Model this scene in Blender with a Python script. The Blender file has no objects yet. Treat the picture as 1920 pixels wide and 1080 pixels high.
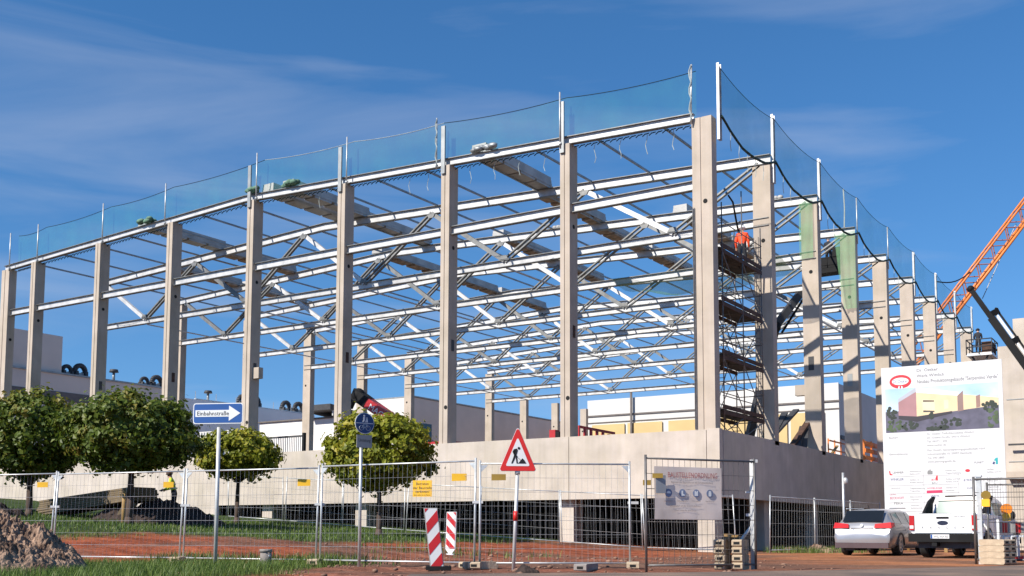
import bpy, bmesh, math, random
from mathutils import Vector, Matrix, noise
random.seed(7)
R = math.radians
C = bpy.context.scene.collection
scene = bpy.context.scene

# ------------------------------------------------------------------ camera solve (metres; hall corner = origin, +Y along right facade)
FPX, PITCH, ROLL, YAW, PPY = 2016.95, 0.0904, 0.003, 0.5764, 817.7
CAM = Vector((15.068, -37.235, 0.66))
RT = Vector((math.cos(YAW), math.sin(YAW), 0)); FW = Vector((-math.sin(YAW), math.cos(YAW), 0))
def st(s, d, z=0.0):                        # street frame: s metres to the right of, d metres ahead of the standpoint
    p = CAM + RT*s + FW*d; return Vector((p.x, p.y, z))
def ray(u, v):
    X, Y = u-960, v-PPY
    x = X*math.cos(ROLL)+Y*math.sin(ROLL); y = -X*math.sin(ROLL)+Y*math.cos(ROLL)
    b = -y/FPX
    return RT*(x/FPX) + FW*(math.cos(PITCH)-b*math.sin(PITCH)) + Vector((0, 0, math.sin(PITCH)+b*math.cos(PITCH)))
def at(u, v, d):
    r = ray(u, v); return CAM + r*(d/r.dot(FW))
def on_y(u, v, Y):
    r = ray(u, v); return CAM + r*((Y-CAM.y)/r.y)
def on_x(u, v, X):
    r = ray(u, v); return CAM + r*((X-CAM.x)/r.x)
def smooth(a, b, x):
    t = max(0, min(1, (x-a)/(b-a))); return t*t*(3-2*t)
def terrain(x, y):
    return 0.06*max(0, min(45, -x-1))*smooth(-22, -14, y)
def gnd(p, dz=0):
    return Vector((p[0], p[1], terrain(p[0], p[1])+dz))

# ------------------------------------------------------------------ mesh builder
class MB:
    def __init__(s): s.v = []; s.f = []; s.m = []; s.s = []
    def add(s, vs, fs, m=0, sm=False):
        n = len(s.v); s.v += [Vector(p) for p in vs]
        for f in fs: s.f.append([i+n for i in f]); s.m.append(m); s.s.append(sm)
        return s
    def box(s, a, b, m=0):
        x0, y0, z0 = a; x1, y1, z1 = b
        x0, x1 = min(x0, x1), max(x0, x1); y0, y1 = min(y0, y1), max(y0, y1); z0, z1 = min(z0, z1), max(z0, z1)
        return s.add([(x0,y0,z0),(x1,y0,z0),(x1,y1,z0),(x0,y1,z0),(x0,y0,z1),(x1,y0,z1),(x1,y1,z1),(x0,y1,z1)],
                     [(0,3,2,1),(4,5,6,7),(0,1,5,4),(1,2,6,5),(2,3,7,6),(3,0,4,7)], m)
    def bar(s, p, q, w, h, m=0, up=(0,0,1), off=(0,0)):
        p, q = Vector(p), Vector(q); d = (q-p).normalized(); up = Vector(up)
        if abs(d.dot(up)) > .99: up = Vector((0,1,0))
        a = d.cross(up).normalized(); b = a.cross(d).normalized()
        p = p+a*off[0]+b*off[1]; q = q+a*off[0]+b*off[1]
        vs = [o+a*(w/2*i)+b*(h/2*j) for o in (p, q) for i, j in ((-1,-1),(1,-1),(1,1),(-1,1))]
        return s.add(vs, [(0,1,2,3),(7,6,5,4),(0,4,5,1),(1,5,6,2),(2,6,7,3),(3,7,4,0)], m)
    def ibeam(s, p, q, w, h, t=.03, m=0):
        s.bar(p, q, w, t, m+1, off=(0, h/2-t/2)); s.bar(p, q, w, t, m+1, off=(0, -h/2+t/2)); s.bar(p, q, t*.8, h-2*t, m); return s  # flanges take the darker slot, shade lines painted in
    def tube(s, p, q, r, n=6, m=0, r2=None):
        p, q = Vector(p), Vector(q); d = (q-p).normalized(); r2 = r if r2 is None else r2
        up = Vector((0,0,1)) if abs(d.z) < .95 else Vector((0,1,0))
        a = d.cross(up).normalized(); b = a.cross(d)
        vs = []
        for o, rr in ((p, r), (q, r2)):
            for i in range(n):
                t = 2*math.pi*i/n; vs.append(o+a*(rr*math.cos(t))+b*(rr*math.sin(t)))
        fs = [(i, i+n, (i+1)%n+n, (i+1)%n) for i in range(n)]
        s.add(vs, fs, m, n > 5); n0 = len(s.v)-2*n
        s.f += [[n0+i for i in range(n)], [n0+n+i for i in reversed(range(n))]]; s.m += [m, m]; s.s += [False, False]
        return s
    def path(s, pts, r, n=5, m=0):
        for a, b in zip(pts, pts[1:]): s.tube(a, b, r, n, m)
        return s
    def prism(s, pts, off, m=0):            # planar outline pts (3D) swept by vector off
        n = len(pts); off = Vector(off); pts = [Vector(p) for p in pts]
        return s.add(pts+[p+off for p in pts], [list(range(n))[::-1], list(range(n, 2*n))]+[(i, (i+1)%n, (i+1)%n+n, i+n) for i in range(n)], m)
    def ball(s, c, r, n=8, k=6, m=0, sc=(1,1,1)):
        c = Vector(c); vs = []; fs = []
        for j in range(k+1):
            th = math.pi*j/k
            for i in range(n):
                ph = 2*math.pi*i/n
                vs.append(c+Vector((r*sc[0]*math.sin(th)*math.cos(ph), r*sc[1]*math.sin(th)*math.sin(ph), r*sc[2]*math.cos(th))))
        for j in range(k):
            for i in range(n): fs.append((j*n+i, (j+1)*n+i, (j+1)*n+(i+1)%n, j*n+(i+1)%n))
        return s.add(vs, fs, m, True)
    def disc(s, c, nrm, r, n=20, m=0, th=.006, sx=1):
        c = Vector(c); nrm = Vector(nrm).normalized(); up = Vector((0,0,1)); a = up.cross(nrm).normalized(); b = nrm.cross(a)
        return s.prism([c+a*(r*sx*math.cos(2*math.pi*i/n))+b*(r*math.sin(2*math.pi*i/n)) for i in range(n)], nrm*th, m)
    def build(s, name, mats, parent=None, origin=None, sharp=None, local=False):
        o0 = Vector((0,0,0))
        if parent is not None and not local:
            r = parent
            while r.parent: r = r.parent
            o0 = r.location
        elif origin is not None: o0 = Vector(origin)
        me = bpy.data.meshes.new(name)
        me.from_pydata([p-o0 for p in s.v], [], s.f)
        if not isinstance(mats, (list, tuple)): mats = [mats]
        for m in mats: me.materials.append(m)
        me.polygons.foreach_set('material_index', s.m); me.polygons.foreach_set('use_smooth', s.s)
        if sharp: me.set_sharp_from_angle(angle=R(sharp))
        me.update()
        o = bpy.data.objects.new(name, me); C.objects.link(o)
        if parent is not None: o.parent = parent
        elif origin is not None: o.location = o0
        return o

def tag(o, label, cat, group=None):
    o['label'] = label; o['category'] = cat
    if group: o['group'] = group
    return o
def thing(name, label, cat, loc, group=None):
    o = bpy.data.objects.new(name, None); C.objects.link(o); o.location = loc; o.empty_display_size = .3
    return tag(o, label, cat, group)
def struct(o, kind='structure'):
    o['kind'] = kind; return o
_tc = {}
def text_mesh(t):                            # unit-size text as verts / faces in the XY plane (built-in font)
    if t in _tc: return _tc[t]
    cu = bpy.data.curves.new('lettering', 'FONT'); cu.body = t; cu.size = 1; cu.resolution_u = 2
    ob = bpy.data.objects.new('lettering', cu); C.objects.link(ob)
    dg = bpy.context.evaluated_depsgraph_get(); dg.update()
    me = bpy.data.meshes.new_from_object(ob.evaluated_get(dg))
    vs = [v.co.copy() for v in me.vertices]; fs = [list(p.vertices) for p in me.polygons]
    bpy.data.objects.remove(ob); bpy.data.curves.remove(cu); bpy.data.meshes.remove(me)
    w = max([v.x for v in vs] or [0]); _tc[t] = (vs, fs, w); return _tc[t]
def put_text(mb, t, org, ux, uy, size, m=0, center=False, width=None):
    vs, fs, w = text_mesh(t); ux, uy = Vector(ux), Vector(uy); org = Vector(org)
    sx = size if width is None else width/max(w, .01)
    if center: org = org-ux*(w*sx/2)
    mb.add([org+ux*(v.x*sx)+uy*(v.y*size) for v in vs], fs, m)

# ------------------------------------------------------------------ materials
def M(name, col, rough=.7, metal=0., var=.15, scale=2., bump=0., bscale=15., col2=None, stretch=(1,1,1), detail=4, trans=0, spec=.5, coat=0):
    m = bpy.data.materials.new(name); m.use_nodes = True; nt = m.node_tree; N = nt.nodes; L = nt.links
    b = N['Principled BSDF']; b.inputs['Roughness'].default_value = rough; b.inputs['Metallic'].default_value = metal
    b.inputs['Specular IOR Level'].default_value = spec
    if coat: b.inputs['Coat Weight'].default_value = coat
    tc = N.new('ShaderNodeTexCoord'); mp = N.new('ShaderNodeMapping'); mp.inputs['Scale'].default_value = stretch
    L.new(tc.outputs['Object'], mp.inputs['Vector'])
    nz = N.new('ShaderNodeTexNoise'); nz.inputs['Scale'].default_value = scale; nz.inputs['Detail'].default_value = detail
    L.new(mp.outputs['Vector'], nz.inputs['Vector'])
    rp = N.new('ShaderNodeValToRGB')
    c1 = [c*(1-var) for c in col]; c2 = [min(1, c*(1+var)) for c in col] if col2 is None else col2
    rp.color_ramp.elements[0].color = (*c1, 1); rp.color_ramp.elements[1].color = (*c2, 1)
    rp.color_ramp.elements[0].position = .3; rp.color_ramp.elements[1].position = .7
    L.new(nz.outputs['Fac'], rp.inputs['Fac']); L.new(rp.outputs['Color'], b.inputs['Base Color'])
    if bump:
        n2 = N.new('ShaderNodeTexNoise'); n2.inputs['Scale'].default_value = bscale; n2.inputs['Detail'].default_value = 5
        L.new(mp.outputs['Vector'], n2.inputs['Vector'])
        bp = N.new('ShaderNodeBump'); bp.inputs['Strength'].default_value = bump; bp.inputs['Distance'].default_value = .05
        L.new(n2.outputs['Fac'], bp.inputs['Height']); L.new(bp.outputs['Normal'], b.inputs['Normal'])
    if trans:
        b.inputs['Alpha'].default_value = 1-trans
    return m
def concrete(name, col, var=.12, streak=.06):
    m = M(name, col, .85, var=var, scale=1.1, bump=.15, bscale=30)
    nt = m.node_tree; N = nt.nodes; L = nt.links; b = N['Principled BSDF']
    src = b.inputs['Base Color'].links[0].from_socket
    tc = N.new('ShaderNodeTexCoord'); mp = N.new('ShaderNodeMapping'); mp.inputs['Scale'].default_value = (3.2, 3.2, .12)
    L.new(tc.outputs['Object'], mp.inputs['Vector'])
    n = N.new('ShaderNodeTexNoise'); n.inputs['Scale'].default_value = 1.6; n.inputs['Detail'].default_value = 6; L.new(mp.outputs['Vector'], n.inputs['Vector'])
    r = N.new('ShaderNodeValToRGB'); r.color_ramp.elements[0].position = .35; r.color_ramp.elements[1].position = .65
    k = 1-streak; r.color_ramp.elements[0].color = (k, k, k*.97, 1); r.color_ramp.elements[1].color = (1, 1, 1, 1)
    L.new(n.outputs['Fac'], r.inputs['Fac'])
    mx = N.new('ShaderNodeMix'); mx.data_type = 'RGBA'; mx.blend_type = 'MULTIPLY'; mx.inputs[0].default_value = 1
    L.new(src, mx.inputs[6]); L.new(r.outputs['Color'], mx.inputs[7])
    # blotchy damp stains
    n3 = N.new('ShaderNodeTexNoise'); n3.inputs['Scale'].default_value = .45; n3.inputs['Detail'].default_value = 7; L.new(tc.outputs['Object'], n3.inputs['Vector'])
    r3 = N.new('ShaderNodeValToRGB'); r3.color_ramp.elements[0].position = .38; r3.color_ramp.elements[1].position = .6
    r3.color_ramp.elements[0].color = (.90, .90, .86, 1); r3.color_ramp.elements[1].color = (1, 1, 1, 1); L.new(n3.outputs['Fac'], r3.inputs['Fac'])
    m2 = N.new('ShaderNodeMix'); m2.data_type = 'RGBA'; m2.blend_type = 'MULTIPLY'; m2.inputs[0].default_value = 1
    L.new(mx.outputs[2], m2.inputs[6]); L.new(r3.outputs['Color'], m2.inputs[7]); L.new(m2.outputs[2], b.inputs['Base Color'])
    return m
CONC = concrete('precast_concrete', (.54, .47, .415))
SLAB = concrete('raw_floor_concrete', (.15, .135, .12))
CONC2 = concrete('column_concrete', (.50, .42, .355), .1, .07)
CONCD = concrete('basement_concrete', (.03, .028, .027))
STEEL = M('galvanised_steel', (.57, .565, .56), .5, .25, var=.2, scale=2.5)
STEELD = M('dark_steel_with_flange_shade', (.20, .20, .195), .5, .4, var=.25, scale=3)  # dark steel; as flange colour it paints in shade lines along the web
STEEL2 = M('grey_steel', (.30, .31, .31), .5, .5, var=.2)
ZINC = M('zinc_tube', (.55, .56, .56), .45, .5, var=.2, scale=6)
ZINCD = M('dull_zinc_tube', (.17, .16, .155), .5, .6, var=.25, scale=6)
BLACK = M('black_paint', (.010, .010, .011), .7, var=.3, spec=.2)
DARK = M('dark_grey', (.045, .045, .048), .6, var=.3)
RUST = M('rusty_timber', (.075, .038, .025), .9, var=.35, scale=4)
BEAR = M('tan_bearer_timber', (.36, .25, .17), .9, var=.45, scale=2.5)
DECKW = M('shade_darkened_scaffold_boards', (.055, .042, .032), .85, var=.4, scale=3)  # base colour darkened to stand for the shaded deck undersides
WRAP = M('sheet_bundle_wrap', (.40, .385, .365), .55, var=.25, scale=1.2, bump=.2, bscale=4)
WOOD = M('weathered_boards', (.17, .125, .075), .85, var=.35, scale=3, stretch=(1, 8, 8), bump=.2)
SOILD = M('dark_mulch', (.035, .022, .018), .95, var=.5, scale=5, bump=.8, bscale=8)
SOILP = M('heap_soil', (.11, .05, .03), .95, var=.6, scale=4.5, bump=1., bscale=14, col2=(.42, .275, .19), detail=9)
LEAF = None
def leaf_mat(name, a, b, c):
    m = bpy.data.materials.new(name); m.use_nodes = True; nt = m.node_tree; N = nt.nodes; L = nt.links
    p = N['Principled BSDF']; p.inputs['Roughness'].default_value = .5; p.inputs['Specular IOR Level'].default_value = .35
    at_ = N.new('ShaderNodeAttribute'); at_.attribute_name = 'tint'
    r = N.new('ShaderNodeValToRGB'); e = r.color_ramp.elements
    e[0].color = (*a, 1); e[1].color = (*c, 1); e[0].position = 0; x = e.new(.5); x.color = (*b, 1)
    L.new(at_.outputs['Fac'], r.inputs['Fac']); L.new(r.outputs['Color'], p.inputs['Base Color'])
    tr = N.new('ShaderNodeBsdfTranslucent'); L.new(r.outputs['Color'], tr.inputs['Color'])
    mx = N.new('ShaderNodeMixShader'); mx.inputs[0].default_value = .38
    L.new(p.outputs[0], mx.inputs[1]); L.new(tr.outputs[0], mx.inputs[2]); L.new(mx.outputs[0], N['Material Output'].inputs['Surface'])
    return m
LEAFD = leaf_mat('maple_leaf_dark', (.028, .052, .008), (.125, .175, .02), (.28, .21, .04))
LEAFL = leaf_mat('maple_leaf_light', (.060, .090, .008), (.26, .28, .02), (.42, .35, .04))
GRASSM = leaf_mat('grass_blade', (.055, .10, .02), (.18, .26, .05), (.36, .36, .15))
BARK = M('bark', (.075, .05, .038), .9, var=.4, scale=6, stretch=(1,1,.2), bump=.5)
STAKE = M('pale_stake', (.36, .22, .08), .8, var=.25)
WHITE = M('white_board', (.62, .62, .63), .5, var=.02)
WALLW = M('white_cladding', (.62, .60, .57), .6, var=.06, scale=.4)
WALLY = M('cream_cladding', (.60, .43, .19), .6, var=.07, scale=.5)
WALLG = M('grey_cladding', (.70, .575, .49), .65, var=.08, scale=.3)
WALLL = M('light_grey_cladding', (.80, .77, .74), .6, var=.06, scale=.3)
STRIP = M('brown_strip', (.14, .12, .11), .7, var=.15)
BLUE = M('sign_blue', (.018, .085, .30), .4, var=.08)
SIGNW = M('sign_white', (.75, .75, .75), .4, var=.04)
SIGNR = M('sign_red', (.62, .025, .02), .4, var=.08)
SIGNK = M('sign_black', (.012, .012, .012), .5, var=.1)
REDP = M('machine_red', (.42, .022, .025), .4, var=.15)
ORANGE = M('crane_orange', (.72, .20, .035), .5, var=.15)
YELLOW = M('sign_yellow', (.80, .45, .02), .5, var=.08)
YDARK = M('faded_yellow', (.30, .19, .03), .6, var=.15)
def netmat(name, col, alpha):
    m = M(name, col, .8, var=.2, scale=1.5); N = m.node_tree.nodes; L = m.node_tree.links
    tc = N.new('ShaderNodeTexCoord'); n = N.new('ShaderNodeTexNoise'); n.inputs['Scale'].default_value = .7; n.inputs['Detail'].default_value = 5
    L.new(tc.outputs['Object'], n.inputs['Vector'])
    mr = N.new('ShaderNodeMapRange'); mr.inputs['From Min'].default_value = .3; mr.inputs['From Max'].default_value = .7
    mr.inputs['To Min'].default_value = alpha*.7; mr.inputs['To Max'].default_value = alpha*1.3
    L.new(n.outputs['Fac'], mr.inputs['Value']); L.new(mr.outputs['Result'], N['Principled BSDF'].inputs['Alpha'])
    return m
NET = netmat('green_net', (.06, .32, .23), .11)
NETR = netmat('green_net_edge', (.05, .28, .22), .20)
NETG = netmat('dense_green_net', (.17, .38, .19), .42)
ROPE = M('dark_green_rope', (.012, .04, .035), .8, var=.3)
ROPEL = M('pale_rope', (.42, .47, .45), .8, var=.2)
BANNER = netmat('mesh_banner', (.74, .62, .55), .93)
GLASS = M('dark_car_glass', (.012, .014, .016), .08, var=.1, spec=.6)
GLASSG = M('glass_green_reflection', (.10, .17, .15), .08, var=.3, scale=1.2, spec=.7)  # green base colour stands in for a reflection in the panes
TYRE = M('tyre_rubber', (.018, .018, .018), .85, var=.3)
RIM = M('alloy_rim', (.45, .45, .46), .35, .7, var=.1)
SILVER = M('silver_car_paint', (.36, .36, .38), .28, .45, var=.04, coat=.5)
WPAINT = M('white_car_paint', (.78, .78, .78), .3, var=.03, coat=.5)
LAMPR = M('red_lamp_lens', (.50, .02, .02), .15, var=.2)
SKIN = M('skin', (.45, .26, .18), .6, var=.05)
HIVIS = M('hi_vis_yellow', (.62, .80, .03), .7, var=.12, scale=6)
HIOR = M('orange_jacket', (.85, .075, .012), .7, var=.12, scale=6)
NAVY = M('dark_work_trousers', (.02, .022, .03), .85, var=.3)
FOOTC = M('fence_foot_concrete', (.46, .36, .25), .9, var=.2, scale=5, bump=.3)
FOOTG = M('grey_fence_foot', (.26, .23, .21), .9, var=.25, scale=5, bump=.3)
ORLENS = M('amber_lens', (.85, .26, .02), .25, var=.2)
BLOCKM = M('hole_dark', (.01, .01, .01), .9)

# ------------------------------------------------------------------ world, sun, camera
SUN_AZ, SUN_EL = 249.0, 39.0                 # math angle of the direction towards the sun
w = bpy.data.worlds.new('World'); scene.world = w; w.use_nodes = True
N = w.node_tree.nodes; L = w.node_tree.links
sky = N.new('ShaderNodeTexSky'); sky.sky_type = 'NISHITA'; sky.sun_disc = False
sky.sun_elevation = R(SUN_EL); sky.sun_rotation = R((90-SUN_AZ) % 360)
sky.air_density = 1.0; sky.dust_density = .0; sky.ozone_density = 5.0; sky.altitude = 200
hs = N.new('ShaderNodeHueSaturation'); hs.inputs['Saturation'].default_value = 1.20; hs.inputs['Value'].default_value = 1.02
L.new(sky.outputs[0], hs.inputs['Color'])
sc0 = N.new('ShaderNodeTexCoord'); va = N.new('ShaderNodeVectorMath'); va.operation = 'MULTIPLY_ADD'     # clear dry air: the horizon band keeps the blue of the sky higher up
va.inputs[1].default_value = (1, 1, .80); va.inputs[2].default_value = (0, 0, .10)
vn = N.new('ShaderNodeVectorMath'); vn.operation = 'NORMALIZE'; L.new(sc0.outputs['Generated'], va.inputs[0]); L.new(va.outputs[0], vn.inputs[0]); L.new(vn.outputs[0], sky.inputs['Vector'])
tc = N.new('ShaderNodeTexCoord'); mp = N.new('ShaderNodeMapping'); mp.vector_type = 'POINT'
mp.inputs['Rotation'].default_value = (0, R(9), -YAW); mp.inputs['Scale'].default_value = (1.2, 1.6, 9.0)
L.new(tc.outputs['Generated'], mp.inputs['Vector'])
cn = N.new('ShaderNodeTexNoise'); cn.inputs['Scale'].default_value = 1.5; cn.inputs['Detail'].default_value = 8; cn.inputs['Roughness'].default_value = .52
cn.inputs['Distortion'].default_value = .5; L.new(mp.outputs['Vector'], cn.inputs['Vector'])
cr = N.new('ShaderNodeMapRange'); cr.inputs['From Min'].default_value = .49; cr.inputs['From Max'].default_value = .90; cr.inputs['To Max'].default_value = .50
L.new(cn.outputs['Fac'], cr.inputs['Value'])
mx = N.new('ShaderNodeMix'); mx.data_type = 'RGBA'; mx.inputs[7].default_value = (4.2, 4.6, 5.6, 1)
L.new(cr.outputs['Result'], mx.inputs[0]); L.new(hs.outputs['Color'], mx.inputs[6])
bg = N['Background']; bg.inputs['Strength'].default_value = .10; L.new(mx.outputs[2], bg.inputs['Color'])
sl = bpy.data.lights.new('sun', 'SUN'); sl.energy = 4.8; sl.angle = R(.5); sl.color = (1, .94, .84)
so = bpy.data.objects.new('sun', sl); C.objects.link(so)
sv = Vector((math.cos(R(SUN_AZ))*math.cos(R(SUN_EL)), math.sin(R(SUN_AZ))*math.cos(R(SUN_EL)), math.sin(R(SUN_EL))))
so.rotation_euler = (-sv).to_track_quat('-Z', 'Y').to_euler(); so.location = sv*60
cd = bpy.data.cameras.new('camera'); co = bpy.data.objects.new('camera', cd); C.objects.link(co); scene.camera = co
cd.sensor_width = 36; cd.lens = FPX/1920*36; cd.shift_y = (PPY-540)/1920; cd.clip_end = 4000; cd.clip_start = .1
co.location = CAM
co.matrix_world = Matrix.Translation(CAM) @ Matrix.Rotation(YAW, 4, 'Z') @ Matrix.Rotation(R(90)+PITCH, 4, 'X') @ Matrix.Rotation(ROLL, 4, 'Z')
scene.view_settings.view_transform = 'Standard'; scene.view_settings.look = 'None'; scene.view_settings.exposure = .5
scene.cycles.transparent_max_bounces = 24

# ------------------------------------------------------------------ ground
def nz(x, y, s, o=0): return noise.noise(Vector((x*s+o, y*s-o, o*.37)))
def fbm(x, y, s, o=0): return nz(x, y, s, o)+.5*nz(x, y, s*2.1, o+5)+.25*nz(x, y, s*4.3, o+9)
def to_sd(x, y):
    p = Vector((x, y, 0))-Vector((CAM.x, CAM.y, 0)); return p.dot(RT), p.dot(FW)
ORN = (.37, .105, .05); BRN = (.21, .125, .088); SAND = (.46, .20, .095); GRN = (.05, .085, .022); GREY = (.20, .15, .12)
def mixc(a, b, t): return tuple(p*(1-t)+q*t for p, q in zip(a, b))
def zone(x, y):
    s, d = to_sd(x, y); n = fbm(x, y, .5, 3)*.9
    g_front = smooth(.6, -.6, (s+4.1+n*.7))*smooth(22.6, 21.6, d+n*.5)
    g_mid = smooth(32.0, 34.0, d+n*1.3+max(0, s+6)*.22)*smooth(-6.0, -8.5, x+n)
    c = ORN
    c = mixc(c, SAND, smooth(3, 9, s+n*1.2))
    br = smooth(1.1, -.2, abs((d-23)/8.5))*smooth(-6.5, -3, s+n*1.5)*smooth(8.5, 5.5, s+n)
    c = mixc(c, BRN, br)
    c = mixc(c, BRN, .75*max(0, min(1, fbm(x, y, .33, 21)*2.4+.15)))
    dk = max(0, min(1, fbm(x*.7+y*.2, y, .8, 51)*1.8)); c = mixc(c, tuple(q*.55 for q in c), .6*dk)
    c = mixc(c, GREY, .5*smooth(19, 17, d)*smooth(-4, -2, s))
    g = max(g_front, g_mid)
    return mixc(c, GRN, g), g_front, g_mid
def lines(lo, hi, step, far):
    a = [lo+i*step for i in range(int((hi-lo)/step)+1)]
    g = step
    up = []; x = a[-1]
    while x < far: g *= 1.6; x += g; up.append(x)
    dn = []; x = a[0]; g = step
    while x > -far: g *= 1.6; x -= g; dn.append(x)
    return dn[::-1]+a+up
SS = lines(-34, 34, .34, 1500); DD = lines(10, 66, .34, 1500)
vs = []; cols = []
for d in DD:
    for s in SS:
        p = st(s, d); z = terrain(p.x, p.y)
        near = abs(s) < 35 and 5 < d < 70
        c, gf, gm = zone(p.x, p.y) if near else (BRN, 0, 0)
        if near:
            flat = smooth(3, 7, s)                         # the drive on the right is packed flat
            z += (.045*fbm(p.x, p.y, 1.1, 7)+.025*nz(p.x, p.y, 3.1, 2))*(1-.85*flat)*smooth(0, 4, d-12)
            z += (.10*smooth(1.1, 0, abs(d-28.6-.5*math.sin(s*.3)))-.06*smooth(.5, 0, abs(d-26.4-.4*math.sin(s*.3)))+.05*smooth(.6, 0, abs(d-25.2-.4*math.sin(s*.3)))-.05*smooth(.4, 0, abs(d-24.3-.4*math.sin(s*.3))))*smooth(2, -4, s)   # rutted bank beside the red track
        else: z -= .02
        vs.append((p.x, p.y, z)); cols.append((*c, 1))
nx = len(SS)
fs = [(j*nx+i, j*nx+i+1, (j+1)*nx+i+1, (j+1)*nx+i) for j in range(len(DD)-1) for i in range(nx-1)]
me = bpy.data.meshes.new('ground'); me.from_pydata(vs, [], fs); me.polygons.foreach_set('use_smooth', [True]*len(fs))
ca = me.color_attributes.new('soil', 'FLOAT_COLOR', 'POINT'); ca.data.foreach_set('color', [x for c in cols for x in c])
GM = M('soil', (.2, .1, .06), .95, var=.3, scale=4, bump=.9, bscale=9)
nt = GM.node_tree; b = nt.nodes['Principled BSDF']; b.inputs['Specular IOR Level'].default_value = .15
aa = nt.nodes.new('ShaderNodeAttribute'); aa.attribute_name = 'soil'
n1 = nt.nodes.new('ShaderNodeTexNoise'); n1.inputs['Scale'].default_value = 5; n1.inputs['Detail'].default_value = 9; n1.inputs['Roughness'].default_value = .7
tcg = nt.nodes.new('ShaderNodeTexCoord'); nt.links.new(tcg.outputs['Object'], n1.inputs['Vector'])
r1 = nt.nodes.new('ShaderNodeValToRGB'); r1.color_ramp.elements[0].position = .3; r1.color_ramp.elements[1].position = .72
r1.color_ramp.elements[0].color = (.55, .52, .5, 1); r1.color_ramp.elements[1].color = (1.25, 1.22, 1.2, 1)
nt.links.new(n1.outputs['Fac'], r1.inputs['Fac'])
mm = nt.nodes.new('ShaderNodeMix'); mm.data_type = 'RGBA'; mm.blend_type = 'MULTIPLY'; mm.inputs[0].default_value = 1
nt.links.new(aa.outputs['Color'], mm.inputs[6]); nt.links.new(r1.outputs['Color'], mm.inputs[7]); 
mpt = nt.nodes.new('ShaderNodeMapping'); mpt.inputs['Rotation'].default_value = (0, 0, -YAW); mpt.inputs['Scale'].default_value = (.22, 1.5, 1)
nt.links.new(tcg.outputs['Object'], mpt.inputs['Vector']); n5 = nt.nodes.new('ShaderNodeTexNoise'); n5.inputs['Scale'].default_value = 1.3; n5.inputs['Detail'].default_value = 7; n5.inputs['Roughness'].default_value = .6
nt.links.new(mpt.outputs['Vector'], n5.inputs['Vector']); r5 = nt.nodes.new('ShaderNodeValToRGB'); r5.color_ramp.elements[0].position = .36; r5.color_ramp.elements[1].position = .62
r5.color_ramp.elements[0].color = (.52, .50, .50, 1); r5.color_ramp.elements[1].color = (1.15, 1.12, 1.1, 1); nt.links.new(n5.outputs['Fac'], r5.inputs['Fac'])
m5 = nt.nodes.new('ShaderNodeMix'); m5.data_type = 'RGBA'; m5.blend_type = 'MULTIPLY'; m5.inputs[0].default_value = 1
nt.links.new(mm.outputs[2], m5.inputs[6]); nt.links.new(r5.outputs['Color'], m5.inputs[7]); nt.links.new(m5.outputs[2], b.inputs['Base Color'])
me.materials.append(GM); go = bpy.data.objects.new('ground', me); C.objects.link(go); struct(go)

# road: worn grey-brown asphalt sheet along the bottom right
mb = MB()
A = [st(-1.5, 4), st(40, 4), st(40, 30.5), st(11.2, 22.6), st(8.6, 20.6), st(5.5, 18.6), st(2.6, 17.2), st(-1.5, 16.2)]
mb.add([p+Vector((0, 0, .055)) for p in A], [list(range(len(A)))])
ROADM = M('dusty_asphalt', (.13, .10, .085), .9, var=.35, scale=.8, bump=.3, bscale=40, col2=(.25, .165, .115), detail=8)
struct(mb.build('road', ROADM))

def tint_mesh(name, vs, fs, tints, mat, parent=None, origin=None):
    o0 = Vector((0,0,0))
    if parent is not None: o0 = parent.location
    elif origin is not None: o0 = Vector(origin)
    me = bpy.data.meshes.new(name); me.from_pydata([Vector(v)-o0 for v in vs], [], fs)
    a = me.attributes.new('tint', 'FLOAT', 'FACE'); a.data.foreach_set('value', tints)
    me.materials.append(mat); o = bpy.data.objects.new(name, me); C.objects.link(o)
    if parent is not None: o.parent = parent
    elif origin is not None: o.location = o0
    return o
def blades(name, pts, mat, hmin, hmax, wd, per=3):
    vs = []; fs = []; ts = []
    for p in pts:
        base = random.random()*.35+.1
        for k in range(per):
            a = random.random()*6.28; h = random.uniform(hmin, hmax); l = random.uniform(.15, .6)*h
            q = p+Vector((random.gauss(0, .05), random.gauss(0, .05), -.02)); sd = Vector((math.cos(a+1.57), math.sin(a+1.57), 0))*wd
            dr = Vector((math.cos(a), math.sin(a), 0))
            m_ = q+dr*l*.35+Vector((0,0,h*.6)); t = q+dr*l+Vector((0,0,h))
            n = len(vs); vs += [q-sd, q+sd, m_+sd*.7, m_-sd*.7, t]
            fs += [(n, n+1, n+2, n+3), (n+3, n+2, n+4)]; tt = min(1, max(0, base+random.gauss(0, .18)+(.35 if random.random() < .06 else 0))); ts += [tt, tt]
    o = tint_mesh(name, vs, fs, ts, mat); return struct(o, 'stuff')
pts = []
while len(pts) < 9500:
    s, d = random.uniform(-13, -2.2), random.uniform(14, 22.8); p = st(s, d)
    if random.random() < zone(p.x, p.y)[1]*(.5+.5*(fbm(p.x, p.y, .9, 40) > -.35)): pts.append(gnd(p))
blades('foreground_grass', pts, GRASSM, .06, .22, .006, 3)
pts = []
while len(pts) < 9000:
    s, d = random.uniform(-26, 0), random.uniform(30.5, 47); p = st(s, d)
    if p.y > -.6: continue
    if random.random() < zone(p.x, p.y)[2]*(.55+.45*(fbm(p.x, p.y, .6, 44) > -.2)): pts.append(gnd(p))
blades('lawn_grass', pts, GRASSM, .06, .17, .014, 3)
pts = []
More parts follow.
